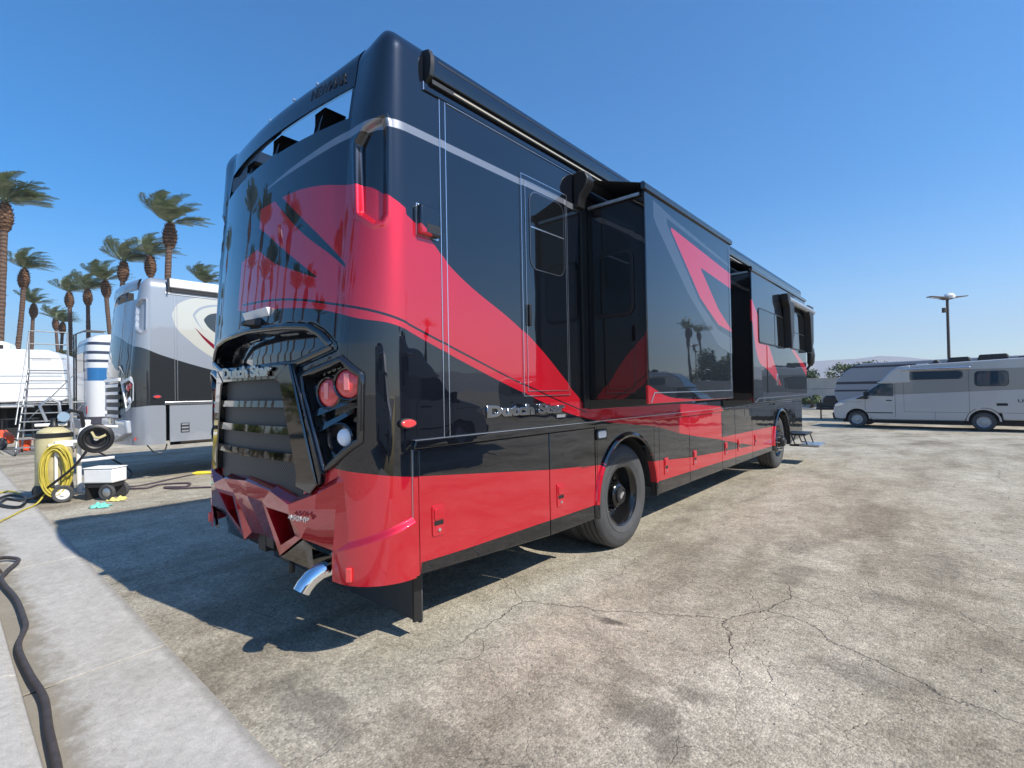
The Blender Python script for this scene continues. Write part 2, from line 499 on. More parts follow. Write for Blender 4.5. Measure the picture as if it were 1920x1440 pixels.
def pip(p, poly):
    x, y = p; c = False; n = len(poly); j = n-1
    for i in range(n):
        xi, yi = poly[i]; xj, yj = poly[j]
        if (yi > y) != (yj > y) and x < (xj-xi)*(y-yi)/(yj-yi)+xi: c = not c
        j = i
    return c
def sdf(p, poly):
    d = 9; n = len(poly)
    for i in range(n):
        a = Vector(poly[i]); b = Vector(poly[(i+1) % n]); q = Vector(p)
        t = max(0, min(1, (q-a).dot(b-a)/(b-a).length_squared))
        d = min(d, (q-a-(b-a)*t).length)
    return -d if pip(p, poly) else d
def ss(a, b, x):
    t = max(0, min(1, (x-a)/(b-a))); return t*t*(3-2*t)
REC = [(.40,3.12),(.32,3.19),(.16,3.23),(.145,3.20),(.145,2.66),(.17,2.62),(.22,2.61),(.34,2.68)]
REC2 = [(.46,3.05),(.44,2.60),(.30,2.50),(.12,2.50),(.12,2.56),(.28,2.56),(.40,2.64),(.42,3.05)]
HOOD = [(-.965,1.885),(-.86,1.97),(-.75,2.02),(-.5,2.045),(0,2.06),(.5,2.045),(.75,2.02),(.86,1.97),(.965,1.885),(.62,1.80),(0,1.79),(-.62,1.80)]
PENT = [(.665,1.72),(1.045,1.81),(1.165,1.71),(1.155,1.33),(.885,1.14)]   # t, z on the right half
def cap_point(s, z, rec=True):
    """s: signed run along the plan from the right seam (0) round the rear; returns point + inward normal"""
    L0 = .29; LA = RC*math.pi/2; LR = 2*(W2-RC)
    if s <= L0: x, y, nx, ny, wl = 0, -2.43-s, -1, 0, 0
    elif s <= L0+LA:
        q = (s-L0)/RC; x = -RC+RC*math.cos(q); y = -2.72-RC*math.sin(q); nx, ny = -math.cos(q), math.sin(q); wl = ss(0, 1, (s-L0)/LA)
    elif s <= L0+LA+LR:
        x = -RC-(s-L0-LA); t = (x-XC)/(W2-RC); y = -3.12+.10*t*t; nx, ny, wl = 0, 1, 1
    elif s <= L0+2*LA+LR:
        q = math.pi/2-(s-L0-LA-LR)/RC; x = 2*XC+RC-RC*math.cos(q); y = -2.72-RC*math.sin(q); nx, ny = math.cos(q), math.sin(q); wl = ss(0, 1, q/(math.pi/2))
    else: x, y, nx, ny, wl = 2*XC, -2.72+(s-L0-2*LA-LR), 1, 0, 0
    d = 0
    if z > ZC-.16:
        h = z-(ZC-.16); d += .16-math.sqrt(max(0, .0256-h*h))
    a = s-L0
    if rec:
        am = a if a < 1.5 else LA*2+LR-a
        if -.05 < am < .6 and 2.4 < z < 3.35:
            q = sdf((am, z), REC); d += .045*ss(.014, -.018, q)-.004*ss(.05, .02, q)*ss(-.005, .02, q)
        t = x-XC
        if abs(t) < 1.0 and 1.75 < z < 2.1: d += .13*ss(.03, -.03, sdf((t, z), HOOD))
        if abs(t) > .6 and 1.1 < z < 1.85 and abs(t) < 1.24: d += .075*ss(.012, -.012, sdf((abs(t), z), PENT))
        if z < .9 and am > -.02 and am < .6:      # flare of the lower corner
            zl = .70+.14*(.45-am)/.45
            d -= .026*ss(zl+.022, zl-.022, z)
    return (x+nx*d, y+ny*d+lean(z)*wl, z)
LTOT = 2*.29+2*RC*math.pi/2+2*(W2-RC)
ss_ = [0,.1,.2,.25] + lin(.26, .80, 110) + lin(.815, 1.3, 34) + lin(1.33, LTOT-.95, 50) + lin(LTOT-.92, LTOT-.26, 34) + [LTOT-.15, LTOT]
zz = lin(.50, .66, 12) + lin(.67, .93, 60) + lin(.95, 2.12, 105) + lin(2.14, 2.44, 12) + lin(2.45, 3.27, 118) + lin(3.29, ZC, 30)
ZG = 3.30
def keep(s, z):
    p = cap_point(s, 1.5, False); t = abs(p[0]-XC)
    inside = t < .96 and p[1] < -2.8
    if inside and (z < .945 or z > ZG): return False
    if p[1] > -2.668 and z < 1.262: return False
    return True
mb = MB().grid(lambda s, z: cap_point(s, z), ss_, zz, keep)
def uvcap(x, y, z): return uside(2*XC-x if (z < 1.3 and x < XC) else x, y, z)
cap = B('rear_cap', mb, 'paint', uv=uvcap, smooth=50)
# ledge behind the spoiler, tower sides and tops
mb = MB()
n = 14
xs_ = lin(XC-.965, XC+.965, n)
mb.grid(lambda x, q: (x, ry(x, ZG)+.004+(-2.30-ry(x, ZG))*q, ZG-.004+.05*q), xs_, [0,.5,1])
for sg in (1, -1):
    mb.add([(XC+sg*.962, ry(XC+.96, ZG)+.01, ZG-.02),(XC+sg*.962,-2.30,ZG-.02),(XC+sg*.962,-2.30,3.81),(XC+sg*.962,-2.66,3.835),(XC+sg*.962,-2.76,3.80),(XC+sg*.962,-2.85,3.66)], [(0,1,2,3,4,5)])
    xa, xb = XC+sg*.962, XC+sg*1.13
    mb.add([(xa,-2.30,3.82),(xb,-2.30,3.82),(xb,-2.43,3.837),(xb,-2.58,3.838),(XC+sg*1.06,-2.66,3.838),(xa,-2.70,3.834)], [(0,1,2,3,4,5)])
    mb.add([(xa,-2.30,3.82),(xb,-2.30,3.82),(xb,-2.26,3.72),(xa,-2.26,3.72)], [(0,1,2,3)])
mb.box(XC-.962, XC+.962, -2.30, -2.27, 3.28, 3.72)
B('roof_ledge', mb, 'paint', uv=lambda x,y,z: (8.5, 3.5), smooth=30)
# spoiler
def spo(x, q):   # q around the section: outer face bottom to top, then the inner face
    t = (x-XC)/.96; zt = 3.745+.085*min(1, abs(t))**3; zb = 3.485+.03*t*t
    if q <= 10:
        z = zb+(zt-zb)*math.sin(q/10*math.pi/2); h = max(0, z-(zt-.14)); d = .14-math.sqrt(max(0, .0196-h*h))-.003
    elif q == 11: z = zt-.004; d = .19
    elif q == 12: z = zt-.05; d = .16
    elif q == 13: z = zb+.03; d = .05
    else: z = zb; d = .0
    return (x, ry(XC+max(-.985, min(.985, x-XC)), z)+d, z)
mb = MB().grid(spo, lin(XC-.98, XC+.98, 29), list(range(15)))
sp = B('spoiler', mb, M['paint'], uv=lambda x,y,z: (8.5,3.5), smooth=45)
for x in (-.72, -1.285, -1.85):
    mb = MB().prism([(-.03,ZG-.01),(.03,ZG-.01),(.035,3.42),(.07,3.52),(-.07,3.52),(-.035,3.42)], 'y', 0, .16)
    mb.map(lambda a, b, c: (a+x, b+ry(x, 3.4)+.03+(c-ZG)*.2, c))
    B('spoiler_bracket', mb, 'gloss', bev=.006, smooth=30)
for x in (-.45,-.8,-1.1,-1.5,-1.9): 
    B('marker_light', MB().lathe([(.0,.018),(.008,.014),(.012,0)], (x, ry(x,3.72)+.06, 3.742), n=8), 'trim')

# --- upper body shell from the rear seam round the nose
def shell_pt(s, z, zt=ZT):
    L = 10.55; Rf = .38; LA = Rf*math.pi/2; LR = 2*(W2-Rf)
    if s <= L: x, y, nx, ny = 0, -2.43+s, -1, 0
    elif s <= L+LA: q = (s-L)/Rf; x = -Rf+Rf*math.cos(q); y = 8.12+Rf*math.sin(q); nx, ny = -math.cos(q), -math.sin(q)
    elif s <= L+LA+LR: x = -Rf-(s-L-LA); y = 8.5; nx, ny = 0, -1
    elif s <= L+2*LA+LR: q = math.pi/2-(s-L-LA-LR)/Rf; x = 2*XC+Rf-Rf*math.cos(q); y = 8.12+Rf*math.sin(q); nx, ny = math.cos(q), -math.sin(q)
    else: x = 2*XC; y = 8.12-(s-L-2*LA-LR); nx, ny = 1, 0
    d = 0
    if z > zt-.2: h = z-(zt-.2); d = .2-math.sqrt(max(0, .04-h*h))
    if s > L and s < L+2*LA+LR and z > 2.8: d += (z-2.8)**2*.35
    return (x+nx*d, y+ny*d, z)
LS = 2*10.55+2*.38*math.pi/2+2*(W2-.38)
sv = lin(0, 10.55, 30)+lin(10.6, 11.14, 10)+lin(11.3, 12.8, 8)+lin(12.96, 13.5, 10)+lin(13.6, LS, 10)
zv = lin(1.27, 3.5, 12)+lin(3.56, 3.75, 8)
B('body_shell', MB().grid(shell_pt, sv, zv), 'paint', uv=lambda x,y,z: (y if x > -.2 else 8.5, z), smooth=50)
B('roof', MB().add([(-.18,-2.28,3.735),(-.18,8.15,3.735),(-2.39,8.15,3.735),(-2.39,-2.28,3.735),(-.6,-2.28,3.79),(-.6,8.1,3.79),(-1.97,8.1,3.79),(-1.97,-2.28,3.79)],
    [(0,1,5,4),(4,5,6,7),(7,6,2,3),(0,4,7,3),(1,2,6,5)]), 'white', smooth=0)
B('windscreen', MB().add([(-.3,8.512,1.7),(-2.27,8.512,1.7),(-2.27,8.49,2.9),(-.3,8.49,2.9)], [(0,1,2,3)]), 'glass', smooth=0)
B('lower_nose', MB().grid(lambda s, z: shell_pt(s, z), [q for q in sv if 10.5 < q < 13.7], lin(.45, 1.26, 4)), 'paint', uv=lambda x,y,z: (7.5, 1.0))
B('left_skirt', MB().box(2*XC+.002, 2*XC+.03, -2.66, 8.0, .45, 1.268), 'paint', uv=lambda x,y,z: (8,1))
mb = MB().box(-2.45, -.14, -2.45, -.95, .5, 1.30).box(-2.45, -.14, .9, 5.4, .45, 1.30).box(-2.45, -.14, 7.1, 8.2, .45, 1.30).box(-2.45, -.45, -1, 8.2, 1.12, 1.34).box(-1.9,-.7,-2.9,8,.42,.9)
B('underbody', mb, 'dark', smooth=0)  # dark chassis boxes, added inside to block light behind the bay doors
# --- belt moulding
mb = MB().prism([(-2.705,1.262),(-2.69,1.315),(7.1,1.29),(7.1,1.25)], 'x', -.02, .022)
B('belt_moulding', mb, 'paint', uv=lambda x,y,z: (y, z), bev=.006, smooth=30)
mb = MB().box(.0, .026, -2.70, 7.09, 1.305, 1.309)
mb.map(lambda x,y,z: (x, y, z+.009-.0026*(y+2.7)))
B('belt_trim_line', mb, 'trim', smooth=0)
# --- bay doors
def side_panel(name, poly, x0=-.045, x1=0.0, m_='paint', bev=.005, parent=bus):
    return B(name, MB().prism(poly, 'x', x0, x1), m_, uv=lambda x,y,z: (y, z), bev=bev, smooth=30, parent=parent)
def latch(door, y, z, mt):
    fr = B('latch', MB().prism(rrect(y-.05, y+.05, z-.095, z+.095, .012, 3), 'x', .0005, .008), mt, smooth=30, bev=.002, parent=door)
    B('paddle', MB().prism(rrect(y-.038, y+.038, z+.005, z+.075, .006, 2), 'x', .004, .016), mt, smooth=30, bev=.003, parent=fr)
    B('finger_recess', MB().box(.0079, .0088, y-.038, y+.038, z-.03, z-.002), 'black', smooth=0, parent=fr)
    B('lock', MB().lathe([(0,.018),(.011,.018),(.013,.008)], (0, y, z-.058), 'x', 10), 'chrome', parent=fr)
def skz(y): return float(np.interp(y, [-2.66,-1.34,-.63,8], [.50,.432,.425,.41]))
doors = [(-2.655,-1.335,-2.51,.80),(-1.325,-.635,-1.19,.735),(.725,1.597,.89,.715),(1.606,2.805,1.76,.71),(2.815,3.405,2.96,.71),(3.415,4.295,3.565,.705),(4.305,5.515,4.46,.705)]
for y0, y1, ly, lz in doors:
    d = side_panel('bay_door', [(y0,skz(y0)),(y1,skz(y1)),(y1,1.255),(y0,1.255)])
    latch(d, ly, lz, 'redpaint')
def arch(yc, rad, y0, y1, z0, z1, zc=.52):
    pts = [(y0, z0), (y0, z1), (y1, z1), (y1, z0)]
    a0 = math.asin((z0-zc)/rad)
    arc = [(yc+rad*math.cos(q), zc+rad*math.sin(q)) for q in lin(a0, math.pi-a0, 28)]
    return pts, arc
def arch_panel(yc, rad, y0, y1, zb):
    pts, arc = arch(yc, rad, y0, y1, zb, 1.255)
    poly = [(y0,zb),(y0,1.255),(y1,1.255),(y1,zb)]+arc
    # strips from arc to the outline
    mb = MB(); n = len(arc)
    for i in range(n-1):
        a, b = arc[i], arc[i+1]
        mb.add([(0,a[0],a[1]),(0,b[0],b[1]),(0,b[0],1.255),(0,a[0],1.255)], [(0,1,2,3)])
    mb.add([(0,arc[0][0],zb),(0,y1,zb),(0,y1,1.255),(0,arc[0][0],1.255)], [(0,1,2,3)])
    mb.add([(0,y0,zb),(0,arc[-1][0],zb),(0,arc[-1][0],1.255),(0,y0,1.255)], [(0,1,2,3)])
    for i in range(n-1):
        a, b = arc[i], arc[i+1]
        mb.add([(0,a[0],a[1]),(0,b[0],b[1]),(-.05,b[0],b[1]),(-.05,a[0],a[1])], [(0,3,2,1)])
    o = B('wheel_arch_panel', mb, 'paint', uv=lambda x,y,z: (y, z), smooth=30, recalc=False)
    lip = MB()
    for i in range(n-1):
        for (ra, xa), (rb, xb) in (((1.0,.0),(1.0,.022)),((1.0,.022),(1.035,.03)),((1.035,.03),(1.075,.018)),((1.075,.018),(1.085,-.002))):
            def p(q, r, x): return (x, yc+(q[0]-yc)*r, .52+(q[1]-.52)*r)
            lip.add([p(arc[i],ra,xa),p(arc[i+1],ra,xa),p(arc[i+1],rb,xb),p(arc[i],rb,xb)], [(0,1,2,3)])
    B('arch_lip', lip, 'paint', uv=lambda x,y,z: (y if z < .92 else 8.5, z), smooth=60, parent=o)
    well = MB().lathe([(rad,.0),(rad,-.75),(0,-.75)], (-.051, yc, .52), 'x', 28, 0, math.pi)
    B('wheel_well', well, 'dark', parent=o)
arch_panel(0, .60, -.625, .717, .425)
arch_panel(6.265, .60, 5.525, 7.10, .41)
side_panel('front_side_panel', [(7.108,.45),(8.118,.45),(8.118,1.262),(7.108,1.262)])
# --- trim on the upper side
def strip(name, y0, y1, z0, z1, x1=.005, mt='trim', par=bus):
    return B(name, MB().box(-.003, x1, y0, y1, z0, z1), mt, smooth=0, parent=par)
strip('seam_strip', -2.452, -2.447, 1.32, 3.50); strip('seam_strip', -2.404, -2.399, 1.32, 3.50)
mb = MB().box(-.003, .006, -2.446, -2.405, 1.32, 3.505)
B('seam_cover', mb, 'paint', uv=lambda x,y,z: (y, z), smooth=0)
aw = B('awning', MB().prism([(.0,3.578),(.045,3.592),(.055,3.64),(.055,3.69),(.035,3.738),(-.03,3.757),(-.06,3.73)], 'y', -2.53, 8.1), 'paint', smooth=30, bev=.004, uv=lambda x,y,z: (8.5,3.5))
B('awning_groove', MB().box(.0, .0565, -2.50, 8.05, 3.685, 3.693), 'black', smooth=0, parent=aw)
B('awning_end_cap', MB().prism([(.0,3.55),(.05,3.58),(.063,3.64),(.063,3.70),(.04,3.748),(-.03,3.765)], 'y', -2.565, -2.531), 'black', bev=.004, smooth=30, parent=aw)
B('awning_shadow_gap', MB().box(.0, .035, -2.53, 8.1, 3.548, 3.575), 'black', smooth=0, parent=aw)
B('led_strip', MB().box(.03, .039, -2.35, 7.9, 3.556, 3.564), mat('led_strip', (.55,.50,.38), .4), smooth=0, parent=aw)
mb = MB().box(-.003, .012, -2.58, 8.0, 3.497, 3.546)
B('awning_rail', mb, 'paint', uv=lambda x,y,z: (y, 3.5), smooth=0, bev=.003)
strip('rail_trim', -2.585, -2.58, 3.495, 3.548, .013); strip('rail_trim', -2.39, -.9, 3.490, 3.4935, .008)
# --- side egress door with window
dr = side_panel('egress_door', [(-1.60,1.60),(-1.06,1.60),(-1.06,3.23),(-1.60,3.23)], .001, .014, bev=.004)
def frame(name, y0, y1, z0, z1, w_, x0, x1, mt, par):
    mb = MB()
    mb.box(x0,x1,y0,y0+w_,z0,z1).box(x0,x1,y1-w_,y1,z0,z1).box(x0,x1,y0+w_,y1-w_,z0,z0+w_).box(x0,x1,y0+w_,y1-w_,z1-w_,z1)
    return B(name, mb, mt, smooth=0, parent=par)
frame('door_frame', -1.645, -1.03, 1.56, 3.275, .004, 0, .012, 'trim', dr)
mb = MB().box(0,.010,-1.638,-1.605,1.565,3.27).box(0,.010,-1.055,-1.036,1.565,3.27).box(0,.010,-1.605,-1.055,3.235,3.27).box(0,.010,-1.605,-1.055,1.565,1.595)
B('door_surround', mb, 'paint', uv=lambda x,y,z: (y, z), smooth=0, parent=dr)
frame('door_trim', -1.603, -1.058, 1.598, 3.232, .003, 0, .0165, 'trim', dr)
wp = rrect(-1.545, -1.10, 2.56, 3.165, .08)
wn = B('window', MB().prism(rrect(-1.553,-1.092,2.552,3.173,.088), 'x', .012, .020), 'winring', smooth=30, parent=dr)
B('pane', MB().prism(wp, 'x', .014, .0215), 'glass', smooth=30, parent=wn)
B('window_bar', MB().box(.0216, .026, -1.545, -1.10, 2.875, 2.885), 'trim', smooth=0, parent=wn)
B('door_handle', MB().prism(rrect(-1.59,-1.565,2.10,2.27,.01,3), 'x', .012, .035), 'black', bev=.004, parent=dr)
# --- hooded side vent
side_panel('corner_moulding', [(-2.708,.50),(-2.668,.50),(-2.668,1.26),(-2.708,1.26)], -.004, .012, bev=.005)
strip('corner_moulding_line', -2.712, -2.709, .52, 1.26, .008)
vt = side_panel('side_vent', [(-2.645,2.575),(-2.485,2.575),(-2.485,2.76),(-2.645,2.76)], .0, .045, bev=.012)
B('vent_opening', MB().box(.03, .0465, -2.60, -2.492, 2.590, 2.645), 'black', smooth=0, parent=vt)
frame('vent_rim', -2.652, -2.478, 2.568, 2.767, .006, 0, .008, 'trim', vt)
# marker and docking light
ml = B('side_marker_light', MB().prism([(-2.74+.062*math.cos(q)*1.0, 1.42+.032*math.sin(q)) for q in lin(0, 2*math.pi, 25)[:-1]], 'x', -.002, .02), 'black', bev=.004, smooth=40)
B('lens', MB().prism([(-2.74+.054*math.cos(q), 1.42+.025*math.sin(q)) for q in lin(0, 2*math.pi, 25)[:-1]], 'x', .0, .027), 'redlens', bev=.008, smooth=50, parent=ml)
dl = B('docking_light', MB().prism(rrect(-.62,-.43,1.135,1.235,.03), 'x', -.002, .016), 'black', bev=.004, smooth=40)
B('lens', MB().prism(rrect(-.595,-.455,1.152,1.218,.02), 'x', .0, .021), 'whitelens', bev=.005, smooth=40, parent=dl)

# --- lettering
def text(body, size, ext, mt, M4, parent, name='lettering', offset=0.0, bevel=.0, width=None, shear=0):
    c = bpy.data.curves.new('txt', 'FONT'); c.body = body; c.size = size; c.extrude = ext; c.offset = offset; c.bevel_depth = bevel; c.shear = shear; c.resolution_u = 3
    o = bpy.data.objects.new('txt', c); COL.objects.link(o)
    bpy.context.view_layer.update()
    dg = bpy.context.evaluated_depsgraph_get()
    me = bpy.data.meshes.new_from_object(o.evaluated_get(dg))
    bpy.data.objects.remove(o)
    if width:
        xs_ = [v.co.x for v in me.vertices]; k = width/(max(xs_)-min(xs_)); x0 = min(xs_)
        for v in me.vertices: v.co.x = (v.co.x-x0)*k
    me.transform(M4)
    me.materials.clear()
    r = bpy.data.objects.new(name, me); me.materials.append(M[mt] if isinstance(mt, str) else mt); COL.objects.link(r)
    r.parent = parent
    if parent is bus: r.location = (-XC, -2.7, 0)
    return r
def frm(o, ex, ey):   # text frame: origin, x direction, y direction
    ex = Vector(ex).normalized(); ey = Vector(ey).normalized(); ez = ex.cross(ey)
    m_ = Matrix((ex, ey, ez)).transposed().to_4x4(); m_.translation = o; return m_
text('Dutch Star', .105, .006, 'badge', frm((.006,-2.06,1.425), (0,1,0), (0,0,1)), bus, offset=.004, bevel=.003, width=.95)
B('badge_plate', MB().box(0,.004,-1.22,-1.10,1.375,1.40), 'trim', smooth=0)
text('Dutch Star', .10, .006, 'badge', frm((-1.66,-3.165,1.735), (1,0,0), (0,0,1)), bus, offset=.004, bevel=.003, width=.82)
text('NEWMAR', .10, .003, 'black', frm((-.74,ry(-.74,3.6)-.006,3.575), (1,.135,0), (0,.2,1)), bus, offset=.002, bevel=.002, width=.36)
text('450HP', .05, .003, 'trim', frm((-.655,-3.152,.835), (1,.19,0), (.1,-.25,1)), bus, offset=.001, width=.20, shear=.25)

# --- rear grille
def rmap(mb, dy=0, z=1.5): return mb.map(lambda a, b, c: (XC+a, ry(XC+a, z)+b+dy, c))
def tri_strip(pts_out, pts_in, y0, y1, subdiv=1):
    mb = MB(); n = len(pts_out)
    for i in range(n-1):
        a, b, c, d = pts_out[i], pts_out[i+1], pts_in[i+1], pts_in[i]
        mb.add([(*a,),(*b,),(*c,),(*d,)], [(0,1,2,3)])
    return mb
scr_m, scr_t, scr_p = newmat('grille_mesh')
Ns = NT(scr_t); tcn = scr_t.nodes.new('ShaderNodeTexCoord')
sxn = scr_t.nodes.new('ShaderNodeSeparateXYZ'); scr_t.links.new(tcn.outputs['Object'], sxn.inputs[0])
aa = Ns.m('FRACT', Ns.m('MULTIPLY', Ns.m('ADD', sxn.outputs[0], sxn.outputs[2]), 42)); bb = Ns.m('FRACT', Ns.m('MULTIPLY', Ns.m('SUBTRACT', sxn.outputs[0], sxn.outputs[2]), 42))
wire = Ns.m('MAXIMUM', Ns.m('LESS_THAN', aa, .3), Ns.m('LESS_THAN', bb, .3))
scr_t.links.new(Ns.mix(wire, (.003,.003,.003), (.085,.085,.085)), scr_p.inputs['Base Color']); scr_p.inputs['Roughness'].default_value = .5
bpn = scr_t.nodes.new('ShaderNodeBump'); bpn.inputs['Distance'].default_value = .004; scr_t.links.new(wire, bpn.inputs['Height']); scr_t.links.new(bpn.outputs[0], scr_p.inputs['Normal'])
GIN = [(-.44,1.705),(.44,1.705),(.47,1.69),(.63,1.12),(.62,1.02),(.50,1.02),(-.50,1.02),(-.62,1.02),(-.63,1.12),(-.47,1.69)]
gr = B('grille_screen', rmap(MB().grid(lambda q, z: ((q)*float(np.interp(z, [.99,1.12,1.71],[.66,.66,.47])), -.002, z), lin(-1, 1, 13), [.96,1.1,1.3,1.5,1.73])), scr_m, smooth=50)
for z0, z1, hw in ((1.518,1.572,.545),(1.345,1.405,.60),(1.175,1.235,.645)):
    def slat(x, q):
        sec = [(-.012,z0),(-.035,z0+.006),(-.030,z1-.004),(-.012,z1),(.0,z1)]
        return (x, sec[q][0], sec[q][1])
    B('grille_slat', rmap(MB().grid(slat, lin(-hw, hw, 13), list(range(5)))), 'bchrome', smooth=35, parent=bus)
# frame: header band, side rails
def plate(name, poly, y0, y1, mt, z=1.5, bev=.008, parent=bus):
    mb = MB().prism(poly, 'y', y0, y1)
    return B(name, rmap(mb, 0, z), mt, smooth=30, bev=bev, parent=parent)
hd = MB().grid(lambda q, k: (q*[.62,.62,.60,.47,.46][k], [-.01,-.04,-.045,-.045,-.005][k], [1.80,1.80,1.795,1.71,1.705][k]), lin(-1, 1, 15), list(range(5)))
B('grille_header', rmap(hd), 'bchrome', smooth=30)
for sg in (1, -1):
    plate('grille_rail', [(sg*a, b) for a, b in ((.44,1.712),(.60,1.80),(.615,1.80),(.86,1.06),(.80,1.00),(.66,1.03),(.665,1.12),(.50,1.68))], -.05, .02, 'bchrome')
    plate('tail_light_frame_lower', [(sg*a, b) for a, b in ((.62,1.80),(.66,1.72),(.885,1.13),(.87,1.06))], -.04, .02, 'gloss')
# hood rim
def off(poly, k, cz): return [(a*(1+k), cz+(b-cz)*(1+k*4)) for a, b in poly]
rimp = [(a, ry(XC+a)-.012, b) for a, b in HOOD]
def dense(P, n=4, closed=True):
    out = []
    for i in range(len(P) if closed else len(P)-1):
        a = Vector(P[i]); b = Vector(P[(i+1) % len(P)])
        for k in range(n): out.append(a+(b-a)*(k/n))
    return out
hp = dense([(a, 0, b) for a, b in HOOD], 5)
hp = [(XC+p.x, ry(XC+p.x, 1.5)-.008, p.z) for p in hp]
B('hood_rim', MB().tube(hp, .02, 8, closed=True, flat=1.2), 'bchrome', smooth=60)
# plate light and camera
B('plate_light', MB().add([(-1.41,-3.105,2.145),(-1.02,-3.10,2.145),(-1.02,-3.12,2.20),(-1.41,-3.125,2.20),(-1.41,-3.06,2.145),(-1.02,-3.06,2.145),(-1.02,-3.06,2.205),(-1.41,-3.06,2.205)], [(0,1,2,3),(3,2,6,7),(0,4,5,1),(1,5,6,2),(0,3,7,4)]), 'whitepl', smooth=0, bev=.004)
B('rear_camera', MB().add([(-1.30,-3.08,2.085),(-1.14,-3.08,2.085),(-1.14,-3.08,2.15),(-1.30,-3.08,2.15),(-1.25,-3.20,2.09),(-1.19,-3.20,2.09),(-1.19,-3.19,2.12),(-1.25,-3.19,2.12)], [(4,5,6,7),(0,1,5,4),(1,2,6,5),(2,3,7,6),(3,0,4,7)]), 'black', bev=.006, smooth=30)
# --- tail light housings
for sg in (1, -1):
    X = lambda t: XC+sg*t
    def P3(t, z, d): 
        return (X(t), ry(X(t))+d, z)
    pd = dense([(a, 0, b) for a, b in PENT], 6)
    th = B('tail_light', MB().tube([P3(p.x, p.z, -.006) for p in pd], .016, 8, closed=True, flat=1.4), 'gloss', smooth=60, uv=lambda x,y,z:(0,0))
    wall = MB(); n = len(pd)
    for i in range(n):
        a, b = pd[i], pd[(i+1) % n]
        wall.add([P3(a.x,a.z,-.004), P3(b.x,b.z,-.004), P3(b.x*.96+.94*.04,b.z*.96+1.5*.04,.06), P3(a.x*.96+.94*.04,a.z*.96+1.5*.04,.06)], [(0,1,2,3)])
    B('housing', wall, M['black'], smooth=30, parent=th); 
    for c in th.children: c.location = (0,0,0)
    # carrier of the lamps
    def disc(name, t, z, r, prof, mt, tilt, par, d0=0):
        mb = MB().lathe(prof, (0,0,0), 'y', 28)
        Mx = Matrix.Translation((X(t), ry(X(t))+d0, z)) @ Matrix.Rotation(sg*R(tilt), 4, 'Z')
        mb.xf(Mx)
        return B(name, mb, mt, smooth=40, parent=par)
    for t, z, tilt, in ((.905,1.61,14),(1.075,1.662,26)):
        ring = disc('lamp_ring', t, z, .1, [(.088,.02),(.104,.03),(.104,-.005),(.096,-.014),(.088,-.008),(.088,.0)], 'gloss', tilt, th, .012)
        lens = disc('lamp_lens', t, z, .09, [(.0,-.020),(.045,-.016),(.078,-.006),(.086,.006),(.086,.02)], 'redlens' if sg > 0 else 'amber', tilt, th, .010)
        mbq = MB().box(-.018,.018,-.023,-.012,-.05,.05)
        mbq.xf(Matrix.Translation((X(t), ry(X(t))+.010, z+.012)) @ Matrix.Rotation(sg*R(tilt), 4, 'Z'))
        B('lens_reflector', mbq, 'pinklens' if sg > 0 else 'amber', bev=.003, smooth=30, parent=th)
    ring = disc('lamp_ring', .995, 1.338, .1, [(.082,.07),(.082,.0),(.088,-.012),(.098,-.004),(.098,.03)], 'gloss', 18, th, .014)
    disc('reverse_lamp', .995, 1.338, .1, [(0,.045),(.08,.05),(.08,.07)], 'glass', 18, th, .0)
    o = disc('reverse_lens', 1.022, 1.345, .1, [(0,-.004),(.035,.0),(.052,.012),(.055,.05)], 'whitelens', 30, th, .02)
    bp = [P3(1.142, z, .006) for z in lin(1.345, 1.705, 6)]
    B('light_bar', MB().tube(bp, .011, 8), 'redlens', smooth=60, parent=th)
    for a, b, c, d in ((( .73,1.50),(1.10,1.585),(1.10,1.55),(.745,1.455)), ((.78,1.40),(1.11,1.52),(1.11,1.49),(.795,1.36))):
        mb = MB()
        f = [P3(a[0],a[1],.012), P3(b[0],b[1],.012), P3(c[0],c[1],.0), P3(d[0],d[1],.0), P3(a[0],a[1],.07), P3(b[0],b[1],.07), P3(c[0],c[1],.07), P3(d[0],d[1],.07)]
        mb.add(f, [(0,1,2,3),(0,4,5,1),(3,2,6,7),(0,3,7,4),(1,5,6,2)])
        B('divider', mb, M['gloss'], smooth=20, parent=th, uv=lambda x,y,z:(0,0))
